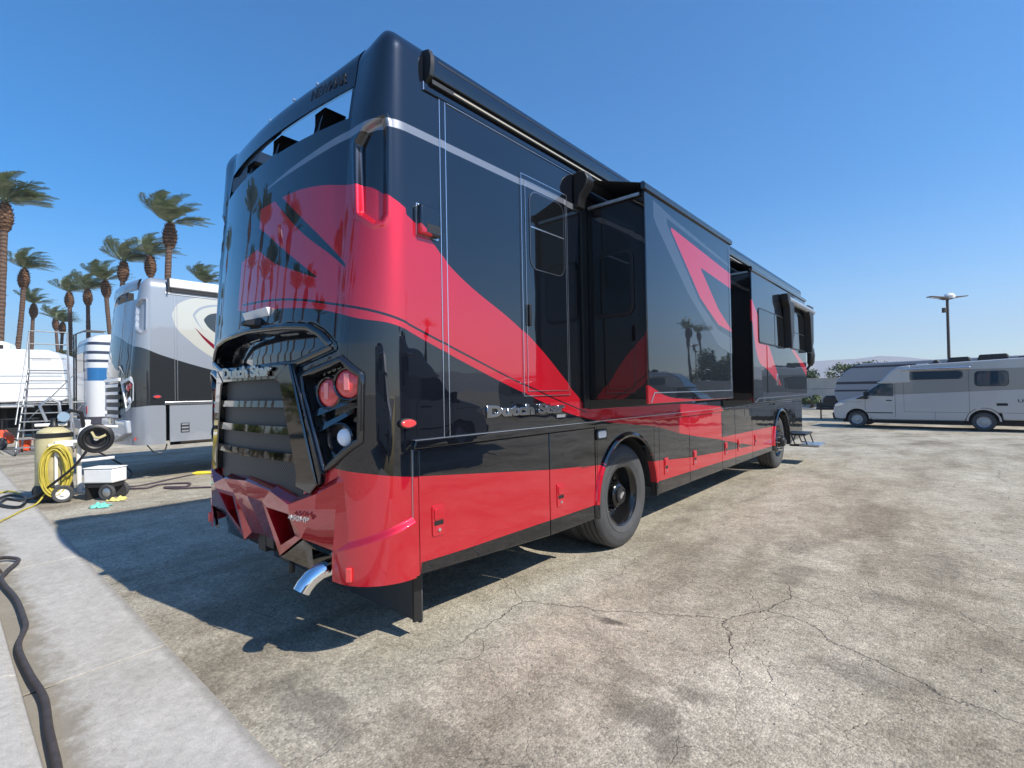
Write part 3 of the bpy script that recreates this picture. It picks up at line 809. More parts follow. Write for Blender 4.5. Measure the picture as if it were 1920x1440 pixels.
# --- bumper
def Q(t, z, d): return (XC+t, ry(XC+t)-d, z)
mb = MB(); ops = []; pns = []
for sg in (1, -1):
    op = MB(); pn = MB(); ops.append(op); pns.append(pn)
    def q(t, z, y): return (XC+sg*t, y, z)
    A = [q(0,1.05,-3.10), q(.40,1.02,-3.10), q(.63,.965,-3.09), q(.87,1.05,-3.06), q(1.0,1.12,-3.02), q(1.10,1.20,-2.97)]
    A2 = [q(0,1.01,-3.165), q(.40,.985,-3.165), q(.63,.925,-3.155), q(.87,1.01,-3.095), q(1.0,1.08,-3.04), q(1.12,1.12,-2.965)]
    Bq = [q(0,.90,-3.15), q(.24,.895,-3.15), q(.62,.885,-3.145), q(.86,.92,-3.10), q(1.0,.93,-3.045), q(1.15,.95,-2.955)]
    C = [q(0,.60,-3.03), q(.20,.59,-3.045), q(.295,.52,-3.06), q(.63,.70,-3.075), q(.98,.685,-3.055), q(1.14,.73,-2.97)]
    for L1, L2 in ((A, A2), (A2, Bq)):
        for k_ in range(5): mb.add([L1[k_],L1[k_+1],L2[k_+1],L2[k_]], [(0,1,2,3)])
    mb.add([Bq[0],Bq[1],C[1],C[0]], [(0,1,2,3)])
    mb.add([Bq[1],C[2],C[1]], [(0,1,2)])
    O = [q(.285,.862,-3.142), q(.585,.858,-3.135), q(.567,.705,-3.08), q(.335,.60,-3.07)]
    OB = [q(.31,.85,-2.98), q(.565,.845,-2.98), q(.55,.71,-2.98), q(.345,.62,-2.98)]
    ring = [Bq[1], Bq[2], C[3], C[2]]
    for k_ in range(4):
        j_ = (k_+1) % 4
        mb.add([ring[k_],ring[j_],O[j_],O[k_]], [(0,1,2,3)]); mb.add([O[k_],O[j_],OB[j_],OB[k_]], [(0,1,2,3)])
    op.add(OB, [(0,1,2,3)])
    mb.add([Bq[2],Bq[3],C[3]], [(0,1,2)]); mb.add([Bq[3],Bq[4],C[4],C[3]], [(0,1,2,3)]); mb.add([Bq[4],Bq[5],C[5],C[4]], [(0,1,2,3)])
    D = [q(.0,.58,-2.9), q(.20,.57,-2.9), q(.295,.51,-2.95)]
    for k_ in range(2): mb.add([C[k_],C[k_+1],D[k_+1],D[k_]], [(0,1,2,3)])
    mb.add([C[4],C[5],q(1.14,.50,-2.955),q(.985,.50,-3.03)], [(0,1,2,3)])
    pn.add([q(.30,.51,-3.05), q(.64,.69,-3.065), q(.645,.50,-3.03)], [(0,1,2)])
    pn.add([q(.64,.69,-3.065), q(.985,.675,-3.05), q(.955,.64,-3.03), q(.70,.64,-3.04)], [(0,1,2,3)])
    pn.add([q(.64,.69,-3.065), q(.70,.64,-3.04), q(.70,.495,-3.03), q(.645,.50,-3.03)], [(0,1,2,3)])
    pn.add([q(.985,.675,-3.05), q(.985,.49,-3.02), q(.96,.49,-3.01), q(.955,.64,-3.03)], [(0,1,2,3)])
    pn.add([q(.70,.64,-3.04), q(.955,.64,-3.03), q(.955,.63,-2.8), q(.70,.63,-2.8)], [(0,1,2,3)])
    pn.add([q(.70,.64,-3.04), q(.70,.63,-2.8), q(.70,.49,-2.8), q(.70,.495,-3.03)], [(0,1,2,3)])
bmp = B('bumper', mb, 'bumper', smooth=28, uv=lambda x,y,z:(0,0), bev=.012, seg=3)
for op in ops: B('intake_mesh', op, scr_m, smooth=0, parent=bmp)
for pn in pns: B('bumper_lower_panel', pn, 'bchrome', smooth=20, parent=bmp)
for sg in (1, -1):
    t = 1.108
    rf = MB().box(-.017,.017,-.012,.01,.525,.605); 
    rf.xf(Matrix.Translation((XC+sg*t, ry(XC+t)-.034, 0)) @ Matrix.Rotation(sg*R(38), 4, 'Z'))
    B('reflector', rf, 'redlens', bev=.004, smooth=30, parent=bmp)
# exhaust, hitch, flap
ep = [(-.41,-2.6,.555),(-.415,-2.9,.555),(-.42,-3.02,.552),(-.43,-3.075,.54),(-.435,-3.125,.513),(-.44,-3.16,.478),(-.442,-3.178,.45)]
mb = MB().tube(ep, .052, 20, caps=False); mb.tube([(p[0], p[1], p[2]) for p in ep[2:]], .048, 20, caps=False)
B('exhaust_tip', mb, 'chrome', smooth=60)
B('tail_pipe', MB().tube([(-.41,-1.6,.56),(-.41,-2.55,.556)], .055, 14), 'dark')
hb = MB().box(XC-.06,XC+.06,-3.0,-2.2,.50,.62).box(XC-.25,XC-.12,-2.98,-2.9,.44,.64).box(XC+.12,XC+.25,-2.98,-2.9,.44,.64).box(XC-.5,XC+.5,-2.9,-2.82,.52,.62)
hb.tube([(XC+.3,-2.95,.55),(XC+.34,-3.0,.46),(XC+.34,-3.0,.40)], .022, 8)
B('hitch_receiver', hb, 'black', bev=.006, smooth=30)
mf = MB().prism(rrect(-2.38,-.19,.09,.50,.03,3), 'y', -2.50, -2.488)
fl = B('mud_flap', mf, 'rubber', bev=.003, smooth=30)
B('flap_edge', MB().box(-.21,-.19,-2.56,-2.50,.12,.47), 'black', smooth=0, parent=fl)
# --- wheels
def tyre_prof(r=.52, w_=.28, rimr=.29):
    P = [(rimr,.012),(rimr+.02,-.004),(rimr+.06,-.012),(rimr+.075,-.020),(rimr+.08,-.016),(r-.11,-.021),(r-.07,-.020),(r-.065,-.016),(r-.045,-.014),(r-.018,.004),(r-.004,.024)]
    for k in range(4):
        a = .05+k*(w_-.1)/3-.012
        P += [(r, a-.006),(r, a),(r-.016, a+.002),(r-.016, a+.012),(r, a+.014)]
    P += [(r-.004,w_-.024),(r-.02,w_-.004),(r-.1,w_+.02),(rimr+.02,w_+.004),(rimr,w_-.01)]
    return P
def wheel(y, x, front, sg=1, full=True):
    wt = B('wheel', MB().lathe([(.29,.0),(.305,-.006),(.30,.02)], (0,0,0), 'x', 40).xf(Matrix.Translation((x,y,.52)) @ Matrix.Scale(-sg, 4, (1,0,0))), 'rim', smooth=50)
    T = Matrix.Translation((x,y,.52)) @ Matrix.Scale(-sg, 4, (1,0,0))
    B('tyre', MB().lathe(tyre_prof(), (0,0,0), 'x', 64).xf(T), 'rubber', smooth=45, parent=wt)
    if not full: return wt
    if not front:
        rp = [(.292,.006),(.272,.03),(.262,.06),(.25,.13),(.235,.16),(.12,.165),(.12,.05),(.105,.035),(.09,.03),(.09,.022),(0,.02)]
        B('rim', MB().lathe(rp, (0,0,0), 'x', 48).xf(T), 'rim', smooth=35, parent=wt)
        cp = B('hub_cap', MB().lathe([(.088,.025),(.085,.012),(.066,.008),(.064,.014),(0,.012)], (0,0,0), 'x', 28).xf(T), 'black', smooth=35, parent=wt)
        B('hub_emblem', MB().prism(rrect(-.045,.045,-.012,.012,.011,4), 'x', .002, .0125).xf(T @ Matrix.Rotation(R(35), 4, 'X')), 'trim', smooth=30, parent=wt)
        for k in range(10):
            q = 2*math.pi*k/10
            B('lug_nut', MB().lathe([(0,.118),(.016,.118),(.018,.165)], (0,.165*math.cos(q),.165*math.sin(q)), 'x', 6).xf(T), 'chrome' if k % 3 == 0 else 'black', smooth=0, parent=wt)
    else:
        rp = [(.292,.006),(.275,.03),(.255,.05),(.235,.02),(.20,-.015),(.14,-.02),(.13,-.03),(.0,-.03)]
        B('rim', MB().lathe(rp, (0,0,0), 'x', 48).xf(T), 'bchrome', smooth=35, parent=wt)
        B('hub_cap', MB().lathe([(.10,-.02),(.10,-.10),(.08,-.13),(.05,-.14),(0,-.14)], (0,0,0), 'x', 24).xf(T), 'black', smooth=35, parent=wt)
        for k in range(10):
            q = 2*math.pi*k/10
            B('lug_nut', MB().lathe([(0,-.08),(.012,-.08),(.018,-.02)], (0,.165*math.cos(q),.165*math.sin(q)), 'x', 8).xf(T), 'chrome', smooth=30, parent=wt)
    return wt
wheel(0, -.075, False); wheel(0, -.40, False, full=False); wheel(6.265, -.075, True)
wheel(0, 2*XC+.075, False, -1, False); wheel(6.265, 2*XC+.075, True, -1, False)
# --- slide-out rooms
S1 = [
    (DGR, -.6, 1.41, [(-.6,3.20),(-.26,3.15),(1.41,3.0)], [(-.6,3.06),(-.55,3.0),(.13,2.5),(.93,2.06),(1.41,1.97)], False),
    (BLK, -.33, 1.41, [(-.33,3.11),(1.41,2.97)], [(-.33,3.06),(.40,2.47),(.93,2.22),(1.41,2.16)], False),
    (RED, -.24, 1.41, [(-.24,3.05),(1.41,2.90)], [(-.24,3.02),(.44,2.50),(.95,2.28),(1.41,2.23)], False),
    (BLK, .48, 1.41, [(.48,2.81),(1.41,2.73)], [(.48,2.79),(.96,2.45),(1.36,2.27),(1.41,2.26)], False),
    (RED, -.8, 1.41, [(-.8,1.64),(-.66,1.60),(-.45,1.54),(-.1,1.505),(1.41,1.475)], [(-.8,1.3),(1.41,1.3)]),
]
S2 = [
    (RED, 2.85, 4.4, [(2.85,2.86),(3.2,2.62),(3.7,2.24),(4.4,1.62)], [(2.85,2.66),(3.1,2.05),(3.6,1.86),(4.4,1.60)]),
    (RED, 5.2, 6.5, [(5.2,2.32),(6.5,1.95)], [(5.2,2.26),(6.5,1.78)], False),
]
M['s1'] = paint('slide_paint_chevron', BLK, S1, wave=.012); M['s2'] = paint('slide_paint_band', BLK, S2, wave=.02)
def slide(name, X, y0, y1, z0, z1, mt):
    bx = B(name, MB().box(-.5, X-.03, y0+.035, y1-.035, z0+.04, z1-.03), 'gloss', smooth=0, uv=lambda x,y,z: (0,0))
    B('fascia', MB().box(X-.03, X, y0, y1, z0, z1), mt, smooth=30, uv=lambda x,y,z: (y, z), bev=.008, parent=bx)
    mb = MB().box(.0,.02,y0-.06,y0+.03,z0-.04,z1+.02).box(0,.02,y1-.03,y1+.06,z0-.04,z1+.02).box(0,.02,y0+.03,y1-.03,z0-.05,z0+.035).box(0,.02,y0+.03,y1-.03,z1-.01,z1+.05)
    B('opening_seal', mb, 'black', smooth=0, bev=.004, parent=bx)
    return bx
s1 = slide('slide_out_room', .60, -.76, 1.40, 1.475, 3.27, 's1')
B('trim_line', MB().box(.6005,.606,-.655,1.345,1.562,1.570).add([(.603,-.735,1.485),(.603,-.715,1.485),(.603,-.645,1.570),(.603,-.665,1.570)], [(0,1,2,3)]).box(.6005,.606,1.339,1.345,1.57,3.19), 'trim', smooth=0, parent=s1)
w_ = B('window', MB().prism(rrect(.09,.47,2.23,2.79,.07), 'y', -.742, -.724), 'black', smooth=40, bev=.004, parent=s1)
B('pane', MB().prism(rrect(.115,.445,2.255,2.765,.055), 'y', -.7455, -.73), 'glass', smooth=40, parent=s1)
def topper(X, y0, y1, z1, par, cap_y):
    f = MB().add([(.06,y0-.02,3.47),(.06,y1+.02,3.47),(X+.01,y1+.02,z1+.02),(X+.01,y0-.02,z1+.02),(.06,y0-.02,3.465),(.06,y1+.02,3.465),(X+.01,y1+.02,z1+.015),(X+.01,y0-.02,z1+.015)], [(0,1,2,3),(7,6,5,4),(0,3,7,4),(1,5,6,2)])
    tp = B('topper_awning', f, 'fabric', smooth=0, parent=par)
    B('topper_rail', MB().prism([(X-.02,z1-.03),(X+.018,z1-.03),(X+.022,z1+.012),(X+.004,z1+.036),(X-.02,z1+.03)], 'y', y0-.03, y1+.03), 'gloss', smooth=30, bev=.003, uv=lambda x,y,z:(0,0), parent=par)
    hs = MB().prism([(.0,3.20),(.05,3.20),(.07,3.30),(.13,3.36),(.15,3.43),(.12,3.495),(.06,3.515),(0,3.50)], 'y', cap_y-.11, cap_y)
    B('topper_end_cap', hs, 'black', bev=.01, smooth=40, parent=par)
    B('topper_roller', MB().tube([(.085,cap_y,3.43),(.085,y1,3.43)], .05, 14), 'fabric', parent=par)
    B('topper_arm', MB().box(.05,X-.05,y0+.0,y0+.02,3.21,3.235), 'steel', smooth=0, parent=par)
topper(.60, -.76, 1.40, 3.27, s1, -.80)
s2 = slide('slide_out_room', .42, 2.90, 6.47, 1.37, 3.26, 's2')
topper(.42, 2.90, 6.47, 3.26, s2, 2.86)
B('trim_line', MB().box(.4205,.426,3.16,6.46,1.43,1.438).add([(.423,2.925,1.38),(.423,2.97,1.38),(.423,3.17,1.438),(.423,3.12,1.438)], [(0,1,2,3)]), 'trim', smooth=0, parent=s2)
for (a, b, c, d) in ((3.20,4.78,2.25,2.73),(5.15,6.40,2.27,2.91)):
    wn = B('window', MB().prism(rrect(a-.02,b+.02,c-.02,d+.02,.07), 'x', .419, .428), 'black', smooth=40, parent=s2)
    B('pane', MB().prism(rrect(a,b,c,d,.055), 'x', .420, .431), 'glass', smooth=40, parent=s2)
    B('window_bar', MB().box(.4315,.434,a+.55*(b-a),a+.55*(b-a)+.012,c,d) if a < 5 else MB().box(.4315,.434,a,b,2.55,2.562), 'black', smooth=0, parent=s2)
ec = B('outside_locker_door', MB().box(.4195,.427,3.62,4.84,1.50,2.22), 's2', smooth=0, bev=.003, uv=lambda x,y,z: (y,z), parent=s2)
B('locker_latch', MB().prism(rrect(4.13,4.22,1.62,1.80,.02,3), 'x', .426, .436), 'chrome', smooth=30, bev=.003, parent=s2)
wa = B('window_awning', MB().tube([(.50,4.62,3.04),(.50,6.72,3.04)], .055, 16), 'steel', smooth=50, parent=s2)
for ya in (4.78, 6.44):
    B('awning_arm', MB().prism([(ya-.26,3.0),(ya-.27,3.12),(ya+.16,3.13),(ya+.17,3.02),(ya+.13,2.45),(ya+.05,2.36),(ya+.03,2.24),(ya-.07,2.24),(ya-.06,2.36),(ya-.10,2.62),(ya-.14,2.9)], 'x', .425, .54), 'black', smooth=30, bev=.012, parent=s2)
# mirror and entry step
mr = B('side_mirror', MB().tube([(.16,8.34,2.05),(.17,8.33,2.12),(.18,8.32,2.28),(.17,8.32,2.42),(.15,8.33,2.50)], [.07,.12,.13,.12,.06], 16, flat=.6), 'black', smooth=60)
B('mirror_arm', MB().tube([(-.02,8.2,2.0),(.1,8.3,1.98),(.15,8.33,2.06)], .03, 8), 'black', parent=mr)
st = B('entry_step', MB().box(.0,.28,6.98,7.66,.585,.625).box(-.02,.5,7.0,7.03,.36,.40), 'black', smooth=0, bev=.005)
B('lower_tread', MB().box(.16,.52,6.98,7.66,.375,.405), 'steel', smooth=0, bev=.004, parent=st)
for y in (7.0, 7.62):
    B('step_bracket', MB().tube([(.02,y,.58),(.08,y,.40),(.5,y,.385)], .015, 6).tube([(.24,y,.59),(.30,y,.40)], .013, 6), 'black', parent=st)
# ------------------------------------------------------------------ silver motorhome next to it
SX, SY, SZ = -9.03, -2.16, .20      # right side plane, rear, lift
sil = thing('motorhome', 'silver and cream motorhome with black and red swooshes, parked left of the black one', 'motorhome', (SX-1.285, SY+5, 0))
def V(name, mb, mt, par=None, **k):
    """part of the silver motorhome; x from its right side, y from its rear, z from the ground"""
    o = obj(name, mb, M[mt] if isinstance(mt, str) else mt, None, **k)
    o.parent = par or sil
    if par is None: o.location = (1.285, -5, SZ)
    return o
SIL = (.33,.355,.395); CRM = (.56,.545,.475); DRK = (.03,.033,.036); MAR = (.22,.012,.03)
sr = [
    (DRK, -1.6, 4, [(-1.6,2.75),(-.9,2.60),(-.35,2.43),(0,2.40),(.45,2.22),(1.6,1.88),(4,1.3)], [(-1.6,1.2),(-.6,1.2),(0,1.22),(.3,1.25),(4,1.15)]),
    (CRM, .62, 3.2, [(.62,3.05),(.68,3.2),(.85,3.34),(1.1,3.43),(1.6,3.48),(3.2,3.5)], [(.62,3.0),(.68,2.8),(.9,2.55),(1.2,2.3),(1.6,2.08),(3.2,1.4)]),
    (SIL, .98, 3.2, [(.98,3.08),(1.05,3.18),(1.2,3.27),(1.6,3.33),(3.2,3.36)], [(.98,3.04),(1.05,2.9),(1.3,2.65),(1.6,2.5),(3.2,2.2)]),
    (CRM, 1.02, 3.2, [(1.02,3.06),(1.1,3.16),(1.25,3.24),(1.6,3.30),(3.2,3.33)], [(1.02,3.03),(1.1,2.86),(1.3,2.63),(1.6,2.48),(3.2,2.2)]),
    (DRK, 1.18, 3.2, [(1.18,3.0),(1.25,3.08),(1.4,3.14),(1.6,3.17),(3.2,3.2)], [(1.18,2.95),(1.25,2.84),(1.4,2.72),(1.6,2.62),(3.2,2.3)]),
    (MAR, 1.02, 3.2, [(1.02,2.80),(1.2,2.62),(1.6,2.32),(3.2,1.6)], [(1.02,2.79),(1.2,2.55),(1.6,2.20),(3.2,1.4)]),
]
M['silver'] = paint('silver_motorhome_paint', SIL, sr, .4, .35, .06, .06)
def scap(s, z):
    Rr = .3; LA = Rr*math.pi/2; LR = 2.57-2*Rr
    if s <= .4: x, y, nx, ny = 0, .7-s, -1, 0
    elif s <= .4+LA: q = (s-.4)/Rr; x = -Rr+Rr*math.cos(q); y = .3-Rr*math.sin(q); nx, ny = -math.cos(q), math.sin(q)
    elif s <= .4+LA+LR: x = -Rr-(s-.4-LA); t = (x+1.285)/.985; y = -.1+.1*t*t; nx, ny = 0, 1
    else: q = math.pi/2-(s-.4-LA-LR)/Rr; x = -2.57+Rr-Rr*math.cos(q); y = .3-Rr*math.sin(q); nx, ny = math.cos(q), math.sin(q)
    d = 0
    if z > 3.53: h = z-3.53; d += .22-math.sqrt(max(0, .0484-h*h))
    a = s-.4
    if -.05 < a < .6 and 2.4 < z < 3.4: 
        qd = sdf((a, z), [(p, zz_+.05) for p, zz_ in REC]); d += .045*ss(.014, -.018, qd)-.012*ss(.05, .02, qd)*ss(-.005, .02, qd)
    ln = lean(z)*min(1, max(0, (s-.4)/LA)) if s < .4+LA+LR else lean(z)
    return (x+nx*d, y+ny*d+ln, z)
LSC = .4+.3*math.pi+1.97
suv = lambda x, y, z: ((y if (x > -.05) else (y if x > -.3 else x)), z)
sg_ = [0,.2,.34]+lin(.36, .92, 34)+lin(.96, LSC, 26)
def skeep(s, z):
    x = scap(s, 1.0)[0]
    return not (-2.25 < x < -.32 and z > 3.30) and not (s < .14 and z < 1.3)
V('rear_cap', MB().grid(scap, sg_, lin(.50, 2.4, 24)+lin(2.43, 3.35, 46)+lin(3.38, 3.75, 12), skeep), 'silver', uv=suv, smooth=50)
V('spoiler', MB().grid(lambda x, k: (x, -.1+.1*((x+1.285)/.985)**2+.14+[0,-.01,.02,.07,.05,.02][k], [3.5,3.6,3.70,3.73,3.66,3.5][k]), lin(-2.26, -.31, 14), list(range(6))), 'silver', uv=lambda x,y,z: (-5,3), smooth=50)
mb = MB().grid(lambda x, q: (x, .03+.1*((x+1.285)/.985)**2+.6*q, 3.30+.06*q), lin(-2.26, -.31, 8), [0,1]).box(-2.3,-.3,.66,.7,3.25,3.72)
V('roof_ledge', mb, 'silver', uv=lambda x,y,z: (-5,3), smooth=0)
V('spoiler_bracket', MB().box(-1.05,-.9,.1,.2,3.3,3.52), 'black', smooth=0); V('spoiler_bracket', MB().box(-1.7,-1.55,.1,.2,3.3,3.52), 'black', smooth=0)
def bodyp(y, z):
    d = 0
    if z > 3.53: h = z-3.53; d = .22-math.sqrt(max(0, .0484-h*h))
    return (-d, y, z)
V('side_wall', MB().grid(bodyp, [.7,2,4,8,10.5], [1.3,2.4,3.5]+lin(3.54,3.75,6)), 'silver', uv=lambda x,y,z: (y,z), smooth=50)
V('left_wall', MB().box(-2.57,-2.54,.3,10.5,.5,3.6), 'silver', uv=lambda x,y,z: (-5,z), smooth=0)
V('front_wall', MB().box(-2.54,-.03,10.45,10.5,.5,3.7), 'silver', uv=lambda x,y,z: (-5,3), smooth=0)
V('roof', MB().box(-2.5,-.15,.68,10.45,3.68,3.76), 'white', smooth=0)
V('underbody', MB().box(-2.5,-.12,.4,2.2,.55,1.3).box(-2.5,-.12,3.6,9.8,.5,1.3).box(-2.5,-.5,2.2,3.6,.9,1.3), 'dark', smooth=0)
bm_ = V('belt_moulding', MB().box(-.01,.025,.48,9.5,1.262,1.315), 'trim', smooth=0, bev=.004)
for y0, y1 in ((.565,1.86),(1.868,2.48)):
    d = V('bay_door', MB().prism([(y0,.52),(y1,.45),(y1,1.255),(y0,1.255)], 'x', -.04, 0), 'silver', uv=lambda x,y,z: (-5,3), smooth=0, bev=.004)
    yl = y0+.26 if y0 < 1 else y0+.14
    o = V('latch', MB().prism(rrect(yl-.075,yl+.075,.70,.89,.012,3), 'x', .0, .006), 'black', par=d, smooth=30)
    for z in (.72,.785,.85): V('paddle', MB().box(.004,.011,yl-.06,yl+.06,z-.005,z+.028), 'silver', par=d, smooth=0, uv=lambda x,y,z: (-5,3))
V('lower_trim', MB().box(-.03,.004,.57,1.855,.47,.53), 'bchrome', smooth=0)
V('arch_panel', MB().box(-.04,0,2.49,2.6,.5,1.255).box(-.04,0,3.75,9.6,.45,1.255).box(-.04,0,2.6,3.75,1.1,1.255), 'silver', uv=lambda x,y,z: (-5,3), smooth=0)
for y in (.655,.70): V('seam_strip', MB().box(0,.006,y,y+.006,1.32,3.46), 'steel', smooth=0)
aw = V('awning', MB().prism([(0,3.53),(.08,3.56),(.09,3.62),(.07,3.72),(-.02,3.75)], 'y', .56, 10), 'white', smooth=30, bev=.006)
V('awning_gap', MB().box(.0,.05,.58,10,3.475,3.528), 'black', par=aw, smooth=0); V('awning_rail', MB().box(0,.014,.50,10,3.43,3.47), 'white', par=aw, smooth=0)
V('awning_end_cap', MB().box(0,.095,.535,.559,3.46,3.73), 'black', par=aw, smooth=0)
lm = V('side_marker_light', MB().prism([(.36+.07*math.cos(q), 1.42+.033*math.sin(q)) for q in lin(0, 2*math.pi, 21)[:-1]], 'x', -.0, .022), 'chrome', bev=.004)
V('lens', MB().prism([(.36+.055*math.cos(q), 1.42+.022*math.sin(q)) for q in lin(0, 2*math.pi, 21)[:-1]], 'x', -.0, .027), 'redlens', par=lm)
def srm(mb): return mb.map(lambda a, b, c: (-1.285+a, -.1+.1*(a/.985)**2+(.3*(1-math.sqrt(max(0,1-((abs(a)-.985)/.3)**2))) if abs(a) > .985 else 0)+b, c))
sgr = V('grille_screen', srm(MB().grid(lambda q, z: (q*.56, -.004, z), lin(-1,1,9), [1.0,1.7])), scr_m, smooth=40)
for k in range(5): V('grille_slat', srm(MB().grid(lambda x, q: (x, [-.005,-.04,-.04,-.005][q], [0,0,.06,.06][q]+1.02+k*.15), lin(-.58, .58, 9), [0,1,2,3])), 'white', smooth=30)
V('hood', srm(MB().prism([(-.8,1.85),(.8,1.85),(.6,2.05),(-.6,2.05)], 'y', -.01, .05)), 'bchrome', smooth=30, bev=.02)
V('grille_frame', srm(MB().prism([(-.62,1.73),(.62,1.73),(.62,1.80),(-.62,1.80)], 'y', -.05, .02)), 'white', smooth=30, bev=.01)
for s_ in (1,-1):
    pts = [(s_*a, b) for a, b in PENT]
    c = (s_*.93, 1.5)
    inn = [(c[0]+(a-c[0])*.74, c[1]+(b-c[1])*.80) for a, b in pts]
    mb = MB()
    for i in range(5):
        j = (i+1) % 5
        mb.add([(pts[i][0],-.03,pts[i][1]),(pts[j][0],-.03,pts[j][1]),(inn[j][0],-.03,inn[j][1]),(inn[i][0],-.03,inn[i][1]),(pts[i][0],.02,pts[i][1]),(pts[j][0],.02,pts[j][1]),(inn[j][0],.0,inn[j][1]),(inn[i][0],.0,inn[i][1])], [(0,1,2,3),(0,4,5,1),(3,2,6,7)])
    t_ = V('tail_light', srm(mb), 'white', smooth=20)
    V('housing', srm(MB().prism(inn, 'y', -.005, .01)), 'gloss', par=t_, smooth=0, uv=lambda x,y,z:(0,0))
    for a, b in ((.92,1.60),(1.03,1.64),(.98,1.36)):
        V('lamp_lens', srm(MB().lathe([(0,-.02),(.06,-.012),(.07,0)], (s_*a,0,b), 'y', 16)), 'redlens' if b > 1.5 else 'whitelens', par=t_)
V('bumper', srm(MB().prism([(-1.0,.98),(1.0,.98),(1.05,.72),(.5,.55),(-.5,.55),(-1.05,.72)], 'y', -.10, .02)), 'silver', uv=lambda x,y,z: (-5,3), smooth=20, bev=.03)
V('reflector', MB().box(-.15,-.08,.02,.035,.60,.65), 'redlens', smooth=0)
wt = V('wheel', MB().lathe([(.29,.02),(.2,.1),(0,.1)], (-.08,3.15,.34), 'x', 24), 'trim')
V('tyre', MB().lathe(tyre_prof(.56,.28,.3), (0,0,0), 'x', 36).xf(Matrix.Translation((-.08,3.15,.34)) @ Matrix.Scale(-1, 4, (1,0,0))), 'rubber', par=wt)
V('hanging_cable', MB().tube([(-.02,.2,.50),(-.02,.3,.36),(-.02,.42,.33),(-.02,.5,.40),(-.02,.52,.5)], .012, 6), 'black')

# ------------------------------------------------------------------ white coach with blue band behind it
c2 = thing('motorhome', 'older white motorhome with dark stripes, a blue band and a black rear ladder', 'motorhome', (-21.9, 3.95, 0))
m2, t2, p2 = newmat('white_coach_paint'); N2 = NT(t2)
g2 = t2.nodes.new('ShaderNodeTexCoord'); x2 = t2.nodes.new('ShaderNodeSeparateXYZ'); t2.links.new(g2.outputs['Object'], x2.inputs[0])
cc = (.60,.61,.62)
for z0, z1, c in ((3.55,3.66,(.03,.035,.06)),(3.22,3.33,(.03,.035,.06)),(2.92,3.02,(.03,.035,.06)),(2.25,2.72,(.02,.13,.32)),(.3,.95,(.05,.05,.07))):
    k = N2.m('MULTIPLY', N2.m('GREATER_THAN', x2.outputs[2], z0), N2.m('LESS_THAN', x2.outputs[2], z1))
    cc = N2.mix(k, cc, c)
t2.links.new(cc, p2.inputs['Base Color']); p2.inputs['Roughness'].default_value = .3; p2.inputs['Coat Weight'].default_value = .6
pl = []
for q in lin(0, math.pi/2, 9): pl.append((1.25-.35+.35*math.cos(q), -5.0+.35-.35*math.sin(q)))
for q in lin(math.pi/2, math.pi, 9): pl.append((-1.25+.35+.35*math.cos(q), -5.0+.35-.35*math.sin(q)))
pl += [(-1.25,5.0),(1.25,5.0)]
mb = MB(); n = len(pl)
zs = [(.55,1),(1,1),(3.55,1),(3.8,.985),(3.92,.95),(3.98,.88)]
for z, k in zs: mb.v += [(a*k, b*k, z) for a, b in pl]
for j in range(len(zs)-1): mb.f += [(j*n+i, j*n+(i+1) % n, (j+1)*n+(i+1) % n, (j+1)*n+i) for i in range(n)]
mb.f.append(tuple(range((len(zs)-1)*n, len(zs)*n)))
obj('body', mb, m2, c2, smooth=40)
obj('underbody', MB().box(-1.1,1.1,-4.5,4.5,.4,.9), M['dark'], c2, smooth=0)
ld = obj('rear_ladder', MB().tube([(-.2,-5.18,1.1),(-.2,-5.18,4.0),(-.2,-4.9,4.15),(-.2,-4.3,4.15)], .025, 8), M['black'], c2)
obj('ladder_rail', MB().tube([(.25,-5.18,1.1),(.25,-5.18,4.0),(.25,-4.9,4.15),(.25,-4.3,4.15)], .025, 8), M['black'], ld)
for k in range(8): obj('rung', MB().tube([(-.2,-5.18,1.3+k*.35),(.25,-5.18,1.3+k*.35)], .018, 6), M['black'], ld)
obj('tail_light', MB().box(.86,1.0,-5.0,-4.93,1.05,1.35), M['redlens'], c2, bev=.02)
obj('rear_bumper', MB().prism([(-1.1,.5),(1.1,.5),(1.15,.85),(-1.15,.85)], 'y', -5.12, -4.9), M['white'], c2, bev=.03)
obj('rear_window', MB().prism(rrect(-.8,.5,2.6,3.3,.1), 'y', -5.012, -4.98), M['glass'], c2)
for y in (-2.5, 3.4):
    for x in (-1.1,1.1):
        w_ = obj('wheel', MB().lathe([(.5,-.12),(.5,.12),(.28,.13),(.0,.1)], (x,y,.5), 'x', 24).lathe([(.5,-.12),(.28,-.13),(0,-.1)], (x,y,.5), 'x', 24), M['rubber'], c2)

# ------------------------------------------------------------------ white fifth-wheel trailer
tr = thing('travel_trailer', 'white fifth-wheel trailer with rounded nose behind the rolling ladder', 'trailer', (-28.0, -4.33, 0), rotz=R(70))
prof = [(-5.5,.75),(1.1,.75),(1.25,1.52),(3.9,1.52),(4.0,1.62),(3.98,1.9),(3.84,3.2),(3.7,3.52),(3.4,3.66),(-5.5,3.74)]
obj('body', MB().prism(prof, 'y', -1.25, 1.25), M['white'], tr, smooth=30, bev=.05, seg=3)
for k, (z, h) in enumerate(((2.56,.02),(2.62,.012),(2.28,.03))):
    obj('rub_rail', MB().box(-5.3,3.85,-1.262,-1.245,z,z+h), M['trim'], tr, smooth=0)
obj('nose_decal', MB().box(2.9,3.5,-1.256,-1.25,3.22,3.30), mat('faded_decal', (.55,.56,.57), .5), tr, smooth=0)
ac = obj('roof_air_conditioner', MB().prism([(.2,3.69),(2.0,3.69),(1.95,3.98),(1.75,4.06),(.45,4.06),(.25,3.95)], 'y', -.4, .4), M['white'], tr, smooth=30, bev=.05)
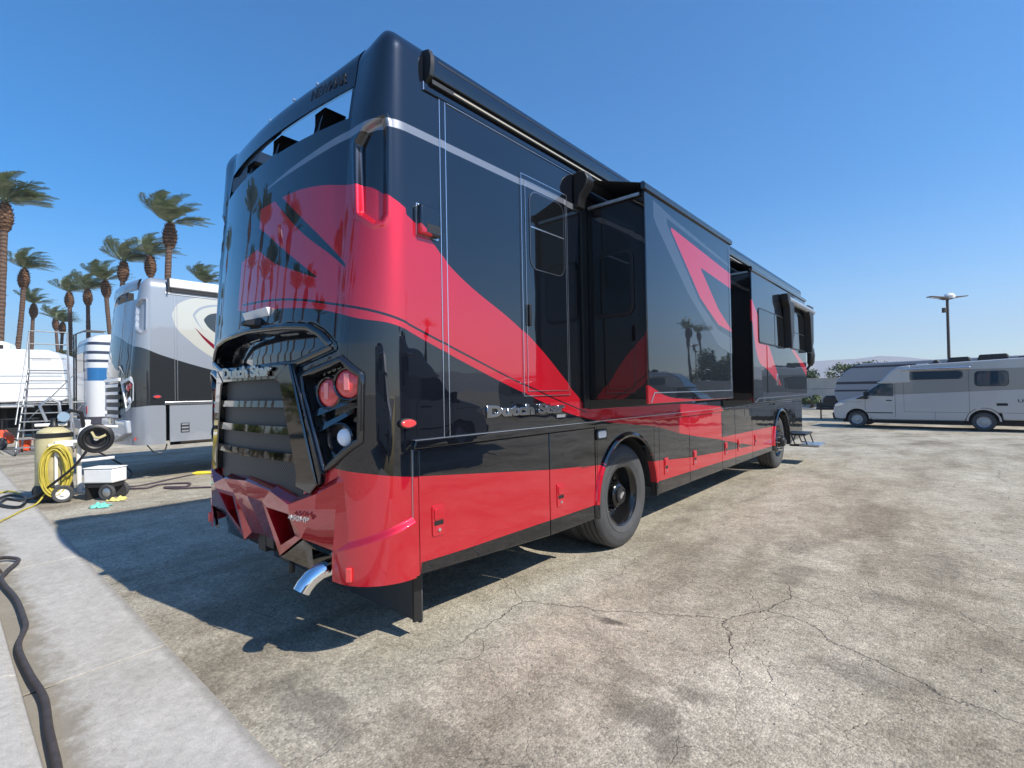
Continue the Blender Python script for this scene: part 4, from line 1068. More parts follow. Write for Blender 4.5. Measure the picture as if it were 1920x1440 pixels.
obj('grille', MB().box(.9,1.8,-.41,-.39,3.72,3.90), M['dark'], ac, smooth=0)
obj('pin_box', MB().prism([(2.0,1.53),(3.0,1.53),(3.2,1.05),(2.9,1.0)], 'y', -.2, .2), M['black'], tr, bev=.02)
for x in (1.4,1.5):
    for y in (-.9,.9): obj('landing_leg', MB().box(x-.05,x+.05,y-.05,y+.05,0.0,1.5), M['black'], tr, smooth=0)
obj('sewer_tube', MB().tube([(1.9,-1.0,1.38),(2.9,-1.0,1.38)], .09, 12), M['whitepl'], tr)
for x in (-2.4,-3.4): obj('wheel', MB().lathe([(.0,-.1),(.25,-.12),(.36,-.1),(.36,.1),(.25,.12),(0,.1)], (x,-1.15,.36), 'y', 24), M['rubber'], tr)
obj('skirt_panel', MB().box(-5.3,1.0,-1.256,-1.24,.85,1.35), mat('grey_skirt', (.4,.41,.42), .5), tr, smooth=0)
obj('nose_shade_sheet', MB().box(1.2,3.6,.9,1.0,.1,1.5), M['dark'], tr, smooth=0)  # dark sheet added to stand in for the shade under the nose
tb = thing('work_table', 'black work table standing under the nose of the white trailer', 'table', (-25.6, -2.4, 0), rotz=R(70))
obj('top', MB().box(-.5,.5,-.3,.3,.82,.87), M['black'], tb, bev=.01)
for x in (-.45,.45):
    for y in (-.25,.25): obj('leg', MB().box(x-.03,x+.03,y-.03,y+.03,0,.819), M['black'], tb, smooth=0)
obj('lower_shelf', MB().box(-.4,.1,-.2,.2,.1,.5), M['dark'], tb, bev=.02)
# ------------------------------------------------------------------ rolling ladder
rl = thing('rolling_ladder', 'tall galvanised rolling ladder with handrails in front of the white trailer', 'ladder', (-18.05, -2.42, 0), rotz=R(80))
def L(name, mb, par=None, mt='ladder'): return obj(name, mb, M[mt], par or rl, smooth=40)
for x in (-.62,.62): L('stringer', MB().tube([(x,-.5,.1),(x*.72,.75,2.55)], .022, 8)); 
for x in (-.62,.62):
    L('rear_post', MB().tube([(x,1.0,.1),(x*.74,.95,2.5),(x*.72,.95,3.75)], .022, 8))
    L('handrail', MB().tube([(x*.98,-.55,.9),(x*.82,.3,2.5),(x*.72,.75,3.5),(x*.72,.95,3.75)], .018, 8))
    L('base_rail', MB().tube([(x,-.5,.12),(x,1.0,.12)], .022, 8))
    for y in (-.5,1.0): L('caster', MB().lathe([(0,-.02),(.07,-.02),(.07,.02),(0,.02)], (x,y,.07), 'x', 14), mt='rubber')
for k in range(10):
    q = (k+.5)/10; x = .62*(1-.28*q)
    L('step', MB().box(-x, x, -.5+1.25*q-.09, -.5+1.25*q+.09, .1+2.45*q-.015, .1+2.45*q+.015))
L('platform', MB().box(-.47,.47,.7,1.0,2.5,2.53))
for z in (2.9,3.35,3.75): L('guard_rail', MB().tube([(-.45,.95,z),(.45,.95,z)], .016, 8))
L('cross_bar', MB().tube([(-.75,1.0,1.5),(.85,1.0,1.5)], .02, 8)); L('brace', MB().tube([(-.55,1.0,.9),(.6,1.0,2.4)], .014, 6)); L('brace', MB().tube([(.85,1.0,1.5),(.3,1.0,.7)], .014, 6))

# ------------------------------------------------------------------ water cart
M['tan'] = mat('tan_fibreglass', (.50,.44,.24), .45, var=.12, vscale=8)
M['yellow'] = mat('yellow_hose', (.50,.41,.06), .5, var=.12)
M['whitetube'] = mat('white_tube', (.78,.78,.78), .35)
wc = thing('water_cart', 'tan water softener tank on a white wheeled cart with a black hose reel', 'cart', (-8.28, -3.36, 0), rotz=R(80))
obj('tank', MB().lathe([(0,.12),(.20,.12),(.225,.16),(.225,1.02),(.20,1.10),(.12,1.15),(.05,1.165),(0,1.165)], n=32), M['tan'], wc)
obj('tank_base', MB().lathe([(0,.06),(.235,.06),(.24,.10),(.232,.26),(.226,.27)], n=32), M['black'], wc)
obj('tank_band', MB().lathe([(.226,1.0),(.236,1.01),(.236,1.065),(.222,1.075)], n=32), M['black'], wc)
vh = obj('valve_head', MB().lathe([(.06,1.15),(.06,1.20),(.045,1.22),(.045,1.30),(0,1.31)], n=14), M['black'], wc)
obj('valve_pipe', MB().tube([(-.22,0,1.2),(-.05,0,1.2),(.05,0,1.2),(.16,0,1.2)], .025, 8), M['whitepl'], vh)
obj('inlet_hose', MB().tube([(-.08,0,1.25),(-.16,0,1.5),(-.05,.02,1.62),(.06,.02,1.55),(.08,0,1.35)], .022, 8), M['steel'], vh)
obj('outlet_hose', MB().tube([(.05,0,1.28),(.2,-.02,1.42),(.33,-.02,1.38),(.36,0,1.15),(.30,.02,.98)], .03, 8), M['black'], vh)
obj('gauge', MB().lathe([(0,-.05),(.075,-.05),(.08,.03),(0,.03)], (.12,-.03,1.32), 'y', 18), mat('blue_gauge', (.25,.35,.45), .4), vh)
fr = obj('cart_frame', MB().tube([(.30,-.02,.10),(.30,-.02,.92),(.34,.0,1.10),(.42,.02,1.18)], .035, 10).tube([(.02,-.24,.92),(.30,-.1,.92)], .03, 8), M['whitetube'], wc)
obj('hose_hanger', MB().box(-.05,.24,-.26,-.235,.86,.91).box(.02,.06,-.262,-.24,.2,.9), M['whitetube'], wc, bev=.006)
for p in ([(.30,0,.12),(.42,0,.30),(.60,0,.40),(.66,0,.30),(.62,-.05,.05)], [(-.2,0,.08),(.62,0,.08)], [(.30,-.1,.60),(.75,-.1,.62)], [(.36,.05,1.16),(.80,.05,1.12)]):
    obj('frame_tube', MB().tube(p, .024, 8), M['whitetube'], wc)
for x, y in ((.12,-.33),(-.15,.3)):
    w_ = obj('wheel', MB().lathe([(.085,-.025),(.12,-.03),(.135,-.015),(.135,.015),(.12,.03),(.085,.025)], (x,y,.135), 'y', 28), M['rubber'], wc)
    obj('hub', MB().lathe([(0,-.035),(.03,-.035),(.03,-.02),(.085,-.012),(.09,.012),(.03,.02),(0,.03)], (x,y,.135), 'y', 20), M['whitepl'], w_)
hr = obj('hose_reel', MB().lathe([(.0,-.03),(.14,-.03),(.15,-.05),(.17,-.10),(.18,-.145),(.225,-.14),(.235,-.13),(.225,-.12),(.19,-.115),(.13,-.05),(.13,.05),(.15,.115),(.225,.12),(.235,.13),(.225,.14),(.06,.13)], (.52,-.02,.95), 'y', 36), M['black'], wc)
for k in range(3): obj('wound_hose', MB().tube([(.52+.165*math.cos(q), -.08+.07*k, .95+.165*math.sin(q)) for q in lin(0, 2*math.pi, 29)[:-1]], .035, 8, closed=True), M['black'], hr)
obj('reel_hub', MB().lathe([(0,-.10),(.035,-.10),(.04,-.03)], (.52,-.02,.95), 'y', 12), M['chrome'], hr)
obj('reel_crank', MB().tube([(.46,-.10,1.06),(.50,-.13,.97),(.56,-.14,.96),(.64,-.12,1.0)], .02, 6), M['tan'], hr)
yh = MB()
random.seed(3)
for k in range(12):
    r = .095+.0085*k; h = .30+.009*k; ph = random.uniform(-.03,.03)
    pts = []
    for q in lin(0, 2*math.pi, 33)[:-1]:
        pts.append((.04+r*math.cos(q)+ph*.6, -.27-.028*(k % 3)+.02*math.sin(3*q+k), .50+h*math.sin(q)*(1 if math.sin(q) > 0 else 1.0)+ph*.5))
    yh.tube(pts, .0115, 6, closed=True)
o = obj('coiled_hose', yh, M['yellow']); o.location = (-8.28,-3.36,0); o.rotation_euler = (0,0,R(80))
tag(o, 'coil of yellow hose hanging on the front of the tan tank', 'hose', kind=None)
yt = [(-8.15,-3.42,.28),(-8.05,-3.50,.14),(-7.95,-3.60,.03),(-7.6,-3.78,.018),(-7.2,-3.93,.018),(-6.9,-4.05,.018),(-6.4,-4.12,.018),(-5.6,-4.2,.018)]
def smoothp(P, n=6):
    P = [Vector(p) for p in P]; out = []
    for i in range(len(P)-1):
        p0 = P[max(i-1,0)]; p1 = P[i]; p2 = P[i+1]; p3 = P[min(i+2,len(P)-1)]
        for k in range(n):
            t = k/n
            out.append(.5*((2*p1)+(p2-p0)*t+(2*p0-5*p1+4*p2-p3)*t*t+(3*p1-p0-3*p2+p3)*t**3))
    return out+[P[-1]]
o = obj('garden_hose', MB().tube(smoothp(yt), .012, 6), M['yellow']); tag(o, 'loose yellow hose trailing from the tan tank across the concrete', 'hose')
o = obj('garden_hose', MB().tube(smoothp([(-7.65,-3.05,.80),(-7.75,-3.2,.55),(-7.95,-3.42,.3),(-8.2,-3.60,.10),(-8.6,-3.72,.03),(-8.9,-3.85,.03),(-8.4,-3.95,.03),(-7.9,-3.80,.03),(-8.3,-3.68,.04),(-8.9,-3.65,.03),(-9.3,-3.8,.03),(-8.8,-4.0,.03),(-8.2,-4.05,.03)]), .020, 8), M['black'])
tag(o, 'black hose lying in loops on the ground beside the tank cart', 'hose')
o = obj('garden_hose', MB().tube(smoothp([(-9.4,-3.66,.02),(-9.9,-3.75,.02),(-9.7,-3.95,.02),(-9.0,-3.98,.02),(-9.3,-4.08,.02),(-10.2,-4.0,.02)]), .016, 6), M['yellow'])
tag(o, 'yellow hose end looped on the concrete left of the tank cart', 'hose')
# white equipment box on wheels
pw = thing('equipment_cart', 'low white metal box on wheels next to the tank cart', 'cart', (-7.76, -2.83, 0), rotz=yaw)
obj('box', MB().box(-.21,.25,-.14,.16,.27,.49), M['whitepl'], pw, bev=.018)
obj('lid', MB().box(-.218,.258,-.148,.168,.492,.512), M['whitepl'], pw, bev=.01)
obj('stand_leg', MB().box(-.2,-.16,-.12,.16,.0,.26), M['dark'], pw, smooth=0)
obj('switch_panel', MB().box(-.215,-.21,-.08,.0,.34,.41), M['dark'], pw, smooth=0)
obj('chassis', MB().box(-.19,.22,-.12,.14,.2,.27), M['dark'], pw, smooth=0)
for x in (.15,):
    w_ = obj('wheel', MB().lathe([(.07,-.025),(.11,-.03),(.125,-.015),(.125,.015),(.11,.03),(.07,.025)], (x,-.12,.125), 'y', 24), M['rubber'], pw)
    obj('hub', MB().lathe([(0,-.03),(.075,-.015),(.075,.015),(0,.02)], (x,-.12,.125), 'y', 18), M['steel'], w_)
    obj('wheel', MB().lathe([(0,-.03),(.11,-.03),(.125,-.015),(.125,.015),(.11,.03),(0,.025)], (x,.16,.125), 'y', 24), M['rubber'], pw)
# cloths
def cloth(loc, sx, sy, mt, seed, label):
    rnd = random.Random(seed)
    ph = [rnd.uniform(0,6.3) for _ in range(6)]
    def f(a, b):
        r = 1-.25*math.sin(3*math.atan2(b, a)+ph[0])
        z = .025+.028*math.sin(7*a+ph[1])*math.cos(6*b+ph[2])+.018*math.sin(13*a*b+9*b+ph[3])
        e = max(abs(a), abs(b)); z = max(.006, z*(1.25-e**2))
        return (a*sx*r, b*sy*r, z)
    o = obj('cleaning_cloth', MB().grid(f, lin(-1,1,25), lin(-1,1,25)), mt, smooth=60)
    md = o.modifiers.new('thickness', 'SOLIDIFY'); md.thickness = .004
    o.location = loc; o.rotation_euler = (0,0,yaw+seed*.1)
    tag(o, label, 'cloth'); return o
cloth((-7.0,-3.0,.004), .11, .09, mat('teal_cloth', (.17,.55,.45), .9), 4, 'crumpled teal microfibre cloth on the ground')
cloth((-7.40,-2.72,.004), .11, .08, mat('yellow_cloth', (.62,.55,.18), .9), 9, 'crumpled pale yellow microfibre cloth on the ground')
# cords on the ground
M['cord'] = mat('dark_cord', (.07,.05,.065), .6)
pc = obj('power_cord', MB().tube(smoothp([(-2.7,1.5,.018),(-5.5,-.1,.018),(-7.24,-1.38,.018),(-7.68,-1.86,.018),(-8.0,-1.95,.02),(-7.75,-1.7,.022),(-8.1,-1.55,.02),(-8.4,-1.9,.02),(-8.2,-2.2,.02),(-8.8,-2.45,.02),(-10.5,-1.9,.03),(-10.2,-2.3,.4),(-8.3,-3.0,.85)]), .016, 6), M['cord'])
tag(pc, 'dark power cord looping over the concrete from the reel to the black motorhome', 'cord')
pc2 = obj('power_cord', MB().tube(smoothp([(-8.9,-2.5,.018),(-8.6,-2.2,.018),(-9.0,-1.51,.018),(-9.2,-1.1,.018),(-9.04,-.78,.018),(-8.0,.4,.018),(-6,2,.018)]), .013, 6), M['cord'])
tag(pc2, 'second dark cord with a yellow connector, running under the black motorhome', 'cord')
cn = obj('cord_connector', MB().tube([(-9.22,-1.16,.03),(-9.2,-1.08,.035),(-9.12,-.95,.035),(-9.06,-.86,.03)], [.02,.04,.035,.02], 8), mat('yellow_plug', (.75,.6,.05), .4))
tag(cn, 'yellow plug connector lying on the cord', 'plug')
# ribbed hose along the kerb
hp_ = smoothp([(.6,-4.245,.028),(-.2,-4.248,.03),(-.54,-4.235,.03),(-.84,-4.225,.03),(-1.2,-4.205,.03),(-1.57,-4.225,.03),(-2.07,-4.235,.03),(-2.41,-4.175,.03),(-2.63,-4.165,.03),(-3.16,-4.165,.03),(-3.84,-4.205,.03),(-4.15,-4.15,.03),(-4.5,-4.05,.03),(-4.7,-4.16,.035),(-4.4,-4.22,.05),(-4.1,-4.20,.04),(-4.6,-4.24,.04),(-5.6,-4.2,.03),(-8,-4.22,.03)], 8)
o = obj('drain_hose', MB().tube(hp_, .017, 10), mat('brown_black_hose', (.055,.045,.042), .55, var=.25, vscale=20))
tag(o, 'thick dark hose lying along the kerb in the gutter', 'hose')
# buckets and jack
def bucket(x, y, label):
    b_ = thing('bucket', label, 'bucket', (x, y, 0), group=None)
    m_ = M.setdefault('orange', mat('orange_plastic', (.80,.09,.02), .4))
    obj('pail', MB().lathe([(0,.0),(.125,.0),(.15,.36),(.158,.36),(.158,.34),(.145,.33),(.12,.02),(0,.02)], n=24), m_, b_)
    obj('bail', MB().tube([(.155*math.cos(q), .02, .33-.12*math.sin(q)) for q in lin(0, math.pi, 12)], .005, 5), M['steel'], b_)
    return b_
bucket(-19.6, -2.75, 'orange plastic bucket at the foot of the rolling ladder')
b2 = bucket(-19.2, -2.45, 'orange bucket holding pink rags beside the rolling ladder')
o = obj('rag_pile', MB().lathe([(.0,.42),(.08,.40),(.13,.34),(.12,.30)], n=10), mat('pink_rag', (.8,.45,.42), .9)); o.location = (-19.2,-2.45,0); tag(o, 'pink rags heaped in the orange bucket', 'rag')
jk = thing('hand_truck', 'low orange machine with black wheels left of the orange buckets', 'machine', (-21.2, -3.3, 0), rotz=yaw)
obj('housing', MB().prism([(-.5,.2),(.35,.15),(.4,.4),(.1,.62),(-.5,.6)], 'y', -.25, .25), M['orange'], jk, bev=.05)
for x in (-.35,.42): obj('wheel', MB().lathe([(0,-.05),(.2,-.06),(.2,.06),(0,.05)], (x,-.3,.2), 'y', 20), M['rubber'], jk)

# ------------------------------------------------------------------ palms
def leafmat(name, a, b):
    m_, t, p = newmat(name); N = NT(t)
    oi = t.nodes.new('ShaderNodeTexCoord')
    n = N.noise(oi.outputs['Object'], 1.1, 4)
    t.links.new(N.mix(N.rng(n.outputs[0], .35, .65), a, b), p.inputs['Base Color'])
    p.inputs['Roughness'].default_value = .6; p.inputs['Specular IOR Level'].default_value = .2
    return m_
M['frond'] = leafmat('palm_frond', (.16,.20,.11), (.36,.40,.26))
def barkmat(name, a, b):
    m_, t, p = newmat(name); N = NT(t)
    tc = t.nodes.new('ShaderNodeTexCoord')
    wv = t.nodes.new('ShaderNodeTexWave'); wv.bands_direction = 'Z'; wv.inputs['Scale'].default_value = 1.3; wv.inputs['Distortion'].default_value = 6; wv.inputs['Detail'].default_value = 3
    t.links.new(tc.outputs['Object'], wv.inputs['Vector'])
    t.links.new(N.mix(wv.outputs['Fac'], a, b), p.inputs['Base Color']); p.inputs['Roughness'].default_value = .9
    return m_
M['bark'] = barkmat('palm_bark', (.05,.032,.025), (.15,.095,.068))
M['boot'] = barkmat('palm_boot', (.06,.032,.018), (.19,.10,.055))
WIND = Vector((.756,.655,0))
def palm_meshes(seed, h, wind=1.0, nf=36, Lf=2.6):
    rnd = random.Random(seed)
    mb = MB()
    lx, ly = rnd.uniform(-.35,.35), rnd.uniform(-.35,.35)
    def ax(z): q = z/h; return Vector((lx*math.sin(q*1.6)*1.2, ly*math.sin(q*2.2), z))
    n = 14; zs_ = lin(0, h-1.3, 46)
    for i, z in enumerate(zs_):
        c = ax(z); r = .225-.045*(z/h)+(.10 if z < .3 else 0); r *= 1+rnd.uniform(-.05,.05)+.03*(1 if i % 2 else -1)
        mb.v += [(c.x+r*math.cos(2*math.pi*k/n), c.y+r*math.sin(2*math.pi*k/n), z) for k in range(n)]
    for i in range(len(zs_)-1): mb.f += [(i*n+k, i*n+(k+1) % n, (i+1)*n+(k+1) % n, (i+1)*n+k) for k in range(n)]
    # boot (trimmed frond bases): rows of scales
    bt = MB()
    c0 = ax(h-1.5); c1 = ax(h)
    bt.lathe([(.2,0),(.34,.25),(.42,.7),(.39,1.1),(.28,1.5),(.15,1.75),(0,1.8)], (c1.x, c1.y, h-1.6), n=18)
    for row in range(11):
        zc = h-1.6+row*.15; rad = float(np.interp(row, [0,3,6,10], [.28,.42,.42,.26]))
        for k in range(11):
            q = 2*math.pi*(k+.5*(row % 2))/11
            d = Vector((math.cos(q), math.sin(q), 0)); s_ = Vector((-d.y, d.x, 0))
            b = Vector((c1.x, c1.y, zc))+d*(rad-.04)
            tip = b+d*rnd.uniform(.07,.14)+Vector((0,0,rnd.uniform(.10,.2)))
            bt.add([b-s_*.09, b+s_*.09, tip+s_*.05, tip-s_*.05, b+Vector((0,0,-.06))], [(0,1,2,3),(4,1,0)])
    # fronds
    cr = MB(); top = ax(h)+Vector((0,0,.1))
    for k in range(nf):
        az = rnd.uniform(0, 2*math.pi); el = math.asin(rnd.uniform(.30, .995))
        d = Vector((math.cos(az)*math.cos(el), math.sin(az)*math.cos(el), math.sin(el)))
        Ln = Lf*rnd.uniform(.8, 1.12)
        p = top.copy(); v = d.copy(); pts = [p.copy()]
        ns = 12
        for i in range(ns):
            q = i/ns
            v = (v+WIND*(.30*wind*(q+.18))+Vector((0,0,-.075*(q*1.5+.05)))).normalized()
            p = p+v*(Ln/ns); pts.append(p.copy())
        for i in range(ns):      # rachis as thin strip
            a, b = pts[i], pts[i+1]; t = (b-a).normalized(); sd = t.cross(Vector((0,0,1)))
            if sd.length < .05: sd = Vector((1,0,0))
            sd.normalize(); w0 = .035*(1-i/ns)+.006
            cr.add([a-sd*w0, a+sd*w0, b+sd*w0*.85, b-sd*w0*.85], [(0,1,2,3)])
        nl = 44
        for i in range(nl):
            q = .14+.86*i/nl; fidx = q*ns; j = min(int(fidx), ns-1); a = pts[j].lerp(pts[j+1], fidx-j)
            t = (pts[j+1]-pts[j]).normalized(); sd = t.cross(Vector((0,0,1)))
            if sd.length < .05: sd = Vector((1,0,0))
            sd.normalize(); upv = sd.cross(t)
            ll = .60*math.sin(math.pi*min(1, q*.85+.12))**.7*rnd.uniform(.8,1.1)
            for s_ in (-1, 1):
                dr_ = (t*.75+sd*s_*.65+upv*rnd.uniform(-.05,.35)+WIND*.28*wind+Vector((0,0,-.12))).normalized()
                tip = a+dr_*ll; mid = a+dr_*ll*.45; pw_ = dr_.cross(upv).normalized()*.022
                cr.add([a, mid+pw_, tip, mid-pw_], [(0,1,2,3)])
    out = []
    for nm, q, mt in (('trunk', mb, 'bark'), ('boot', bt, 'boot'), ('crown', cr, 'frond')):
        me = bpy.data.meshes.new('palm_'+nm); me.from_pydata(q.v, [], q.f); me.materials.append(M[mt])
        if nm == 'trunk': me.polygons.foreach_set('use_smooth', [True]*len(me.polygons))
        out.append((nm, me))
    return out
PV = [palm_meshes(11, 13.6), palm_meshes(23, 13.6, 1.15), palm_meshes(37, 13.6, .9)]
def palm(x, y, h, var, label, group='palms behind the parked vehicles', rz=0, base=0):
    t = thing('palm_tree', label, 'palm', (x, y, base), rz, group)
    k = (h-base)/13.6
    for nm, me in PV[var]:
        o = bpy.data.objects.new(nm, me); COL.objects.link(o); o.parent = t
    tl = random.Random(int(x*10+y)); t.rotation_euler = (R(tl.uniform(-4,4)), R(tl.uniform(-4,4)), rz)
    dsp = t.rotation_euler.to_matrix() @ Vector((0,0,h-base)); t.location = (x-dsp.x, y-dsp.y, base)
    t.scale = (max(k,.85)*1.0, max(k,.85)*1.0, k)
    return t
for x, y, h, v, l in (
    (-42.9,-1.75,14.2,0,'tallest date palm at the far left edge, thick shaggy trunk top'),
    (-54.7,-.1,12.3,1,'leaning date palm just right of the tallest one at the left edge'),
    (-38.2,6.3,13.6,2,'large date palm rising right behind the silver motorhome roof'),
    (-50.6,7.5,14.0,1,'date palm directly left of the large one above the silver motorhome'),
    (-52.0,6.2,13.6,0,'date palm with bent narrow crown above the rear of the silver motorhome'),
    (-63.3,7.1,13.8,2,'date palm just left of the silver motorhome roof edge'),
    (-67.5,6.1,13.4,0,'date palm over the blue-banded coach, second left of the silver motorhome'),
    (-72.0,4.9,13.5,1,'date palm with swept crown, third left of the silver motorhome'),
    (-82.7,3.5,13.4,2,'date palm standing alone above the rolling ladder'),
    (-97.1,6.9,13.6,0,'small distant date palm right of the rolling ladder'),
    (-77.8,5.1,10.8,1,'lower date palm half hidden behind other trunks right of the ladder'),
    (-51.0,12.5,12.4,2,'date palm crown peeking over the silver motorhome awning'),
    (-68,-2.2,11.5,1,'date palm crown behind the trunk at the far left edge'),
    ): palm(x, y, h, v, l)
for x, y, h, v, l in ((-60,-4.2,4.6,0,'low young palm behind the white trailer roof'),(-66,.6,4.4,2,'low young palm between the ladder and the coach'),(-57,2.6,5.2,1,'low bushy palm behind the blue-banded coach'),(-75,-2,5.0,1,'low young palm left of the ladder top'),(-70,4.2,5.4,2,'low young palm among the tall trunks')):
    palm(x, y, h, v, l, 'young palms at the lot edge')
# palms and trees mirrored in the paint
k = 0
rq = random.Random(77)
for a_, d_, v in ((13,42,0),(17,52,1),(20,36,2),(24,60,0),(27,44,1),(30,74,2),(33,38,0),(37,55,1),(41,46,2),(46,64,0),(52,40,1),(60,52,2),(70,44,0)):
    palm(-1-d_*.7*math.cos(R(a_)), -3-d_*.7*math.sin(R(a_)), rq.uniform(11.5,14.5), v, 'date palm in the row behind the viewpoint, mirrored in the rear cap', 'palms mirrored in the rear cap'); k += 1
for x, y, h, v in ((42,24,11,0),(50,38,10,1),(24.5,62,9.5,2),(30,80,11,0),(60,12,9,1)):
    palm(x, y, h, v, 'date palm across the lot, mirrored in the dark side panels', 'palms mirrored in the side', rz=.5*k); k += 1

# ------------------------------------------------------------------ grey camper van on the right
GZ = -.36
vm, vt_, vp_ = newmat('camper_van_paint'); Nv = NT(vt_)
tcv = vt_.nodes.new('ShaderNodeTexCoord'); xv = vt_.nodes.new('ShaderNodeSeparateXYZ'); vt_.links.new(tcv.outputs['Object'], xv.inputs[0])
kv = Nv.m('MULTIPLY', Nv.m('LESS_THAN', xv.outputs[0], 4.05), Nv.m('MULTIPLY', Nv.m('GREATER_THAN', xv.outputs[2], Nv.m('MULTIPLY_ADD', xv.outputs[0], -.045, 1.62)), Nv.m('LESS_THAN', xv.outputs[2], 2.52)))
vt_.links.new(Nv.mix(kv, (.46,.46,.46), (.27,.26,.25)), vp_.inputs['Base Color']); vp_.inputs['Roughness'].default_value = .32; vp_.inputs['Metallic'].default_value = .25; vp_.inputs['Coat Weight'].default_value = .7
vang = math.atan2(.47, -4.28)
def camper(label, loc, rz, group=None, name='camper_van', letters=True):
    """x forward, wheels at x=0 (rear) and x=4.3 (front), the side at y=+1.05 faces the photographer"""
    t = thing(name, label, 'camper van', loc, rz, group)
    side = [(-1.65,.45),(-.55,.45),(-.52,.75)]+[(.0+.52*math.cos(q), .42+.50*math.sin(q)) for q in lin(math.pi*.8, math.pi*.1, 10)]+[(.56,.38),(3.75,.35)]+[(4.3+.48*math.cos(q), .40+.47*math.sin(q)) for q in lin(math.pi*.95, math.pi*.05, 10)]+[(4.85,.34),(5.2,.38),(5.27,.75),(5.2,1.05),(4.95,1.22),(4.2,1.42),(3.42,2.02),(3.28,2.20),(3.0,2.55),(2.7,2.72),(2.2,2.78),(-1.6,2.92),(-1.75,2.85),(-1.78,.6)]
    b = obj('body', MB().prism(side, 'y', -1.03, 1.03), vm, t, smooth=25, bev=.07, seg=3)
    obj('cab_overhang', MB().prism([(3.55,2.02),(3.34,2.16),(3.0,2.56),(2.7,2.74),(2.3,2.78),(2.3,2.02),(2.9,1.98)], 'y', -1.05, 1.05), M['vancap'], t, smooth=30, bev=.06, seg=3)
    Y = 1.031
    def sd(nm, poly, mt, a=0, d=.012, par=None, bev=0): return obj(nm, MB().prism(poly, 'y', Y+a-.01, Y+a+d), mt, par or t, smooth=30, bev=bev)
    sd('cab_window', [(3.95,1.46),(4.05,1.50),(3.42,1.98),(2.98,2.0),(2.92,1.96),(2.92,1.42)], M['vglass'], bev=.004)
    sd('quarter_window', [(4.08,1.44),(4.38,1.30),(4.0,1.30),(3.99,1.44)], M['glass'])
    w1 = sd('side_window', rrect(.62,2.35,2.16,2.46,.14), M['vglass']); w2 = sd('side_window', rrect(-.72,.22,1.84,2.40,.10), M['vglass'])
    for a, b_, c, d in ((.62,2.35,2.16,2.46),(-.72,.22,1.84,2.40)):
        obj('window_frame', MB().tube([(p[0], Y+.004, p[1]) for p in rrect(a-.015,b_+.015,c-.015,d+.015,.12)], .012, 6, closed=True), M['dark'], t)
    for x in (2.86,3.98): obj('door_gap', MB().box(x-.006,x+.006,Y-.01,Y+.003,.5,1.42 if x > 3 else 2.0), M['dark'], t, smooth=0)
    for a, b_, z in ((.45,2.55,.74),(-1.7,-.6,.74)): obj('panel_gap', MB().box(a,b_,Y-.01,Y+.003,z-.005,z+.005), M['dark'], t, smooth=0)
    for x in (2.55,.42,1.5): obj('panel_gap', MB().box(x-.004,x+.004,Y-.01,Y+.003,.45 if x == 1.5 else .74,.74 if x == 1.5 else 2.5), M['dark'], t, smooth=0)
    obj('side_moulding', MB().box(2.95,4.6,Y-.01,Y+.015,.66,.70), M['dark'], t, smooth=0)
    obj('door_handle', MB().box(2.98,3.18,Y-.01,Y+.03,1.22,1.26), M['dark'], t, bev=.008)
    mr_ = obj('wing_mirror', MB().prism([(3.84,1.30),(3.98,1.30),(4.0,1.62),(3.86,1.66)], 'y', Y+.08, Y+.24), M['dark'], t, bev=.03)
    obj('headlight', MB().prism([(4.72,1.06),(5.16,.92),(5.20,1.04),(4.98,1.16)], 'y', .72, Y+.005), M['trim'], t, bev=.02)
    aw_ = obj('awning', MB().prism([(Y-.02,2.52),(Y+.10,2.54),(Y+.10,2.63),(Y-.02,2.66)], 'x', .35, 2.62), M['trim'], t, bev=.02)
    obj('awning_slot', MB().box(.37,2.6,Y+.098,Y+.104,2.56,2.585), mat('awning_line', (.12,.06,.09), .5) if 'awl' not in M else M['awl'], aw_, smooth=0)
    for x0, x1, h in ((.35,1.2,.2),(-.8,.25,.26),(1.35,1.7,.12),(-1.5,-.9,.12)):
        obj('roof_unit', MB().prism([(x0,2.76),(x1,2.76),(x1-.12,2.86+h),(x0+.1,2.87+h)], 'y', -.4, .35), M['black'], t, bev=.04)
    obj('solar_panel', MB().box(1.8,2.15,-.5,.5,2.80,2.84), M['white'], t, smooth=0)
    obj('vent_grille', MB().box(-.70,-.38,Y-.005,Y+.008,1.03,1.13), M['dark'], t, smooth=0)
    obj('hood_line', MB().box(4.12,5.0,Y-.012,Y+.002,1.165,1.175), M['dark'], t, smooth=0)
    obj('front_bumper', MB().prism([(4.86,.30),(5.28,.34),(5.33,.62),(5.24,.70),(4.80,.62)], 'y', -.98, 1.0), M['dark'], t, bev=.05, seg=3)
    obj('fuel_door', MB().prism(rrect(.08,.28,.88,1.06,.03), 'y', Y-.005, Y+.006), vm, t, bev=.003)
    for x in (0, 4.3):
        for s_ in (1, -1):
            yy = s_*.93
            w_ = obj('wheel', MB().lathe([(.22,-.10),(.33,-.115),(.37,-.08),(.37,.08),(.33,.115),(.22,.10)], (x,yy,.37), 'y', 32), M['rubber'], t)
            obj('rim', MB().lathe([(.225,.09*s_),(.20,.075*s_),(.17,.05*s_),(.09,.07*s_),(.08,.10*s_),(0,.10*s_)], (x,yy,.37), 'y', 28), M['hub'], w_)
            obj('wheel_arch', MB().lathe([(.0,-.3*s_),(.46,-.3*s_),(.46,.11*s_)], (x,yy,.40), 'y', 24, 0, math.pi), M['dark'], t)
            obj('arch_trim', MB().lathe([(.46,.108*s_),(.52,.114*s_),(.525,.09*s_)], (x,yy,.40), 'y', 24, 0, math.pi), vm, t)
    obj('underbody', MB().box(-1.6,4.9,-.85,.85,.22,.5), M['dark'], t, smooth=0)
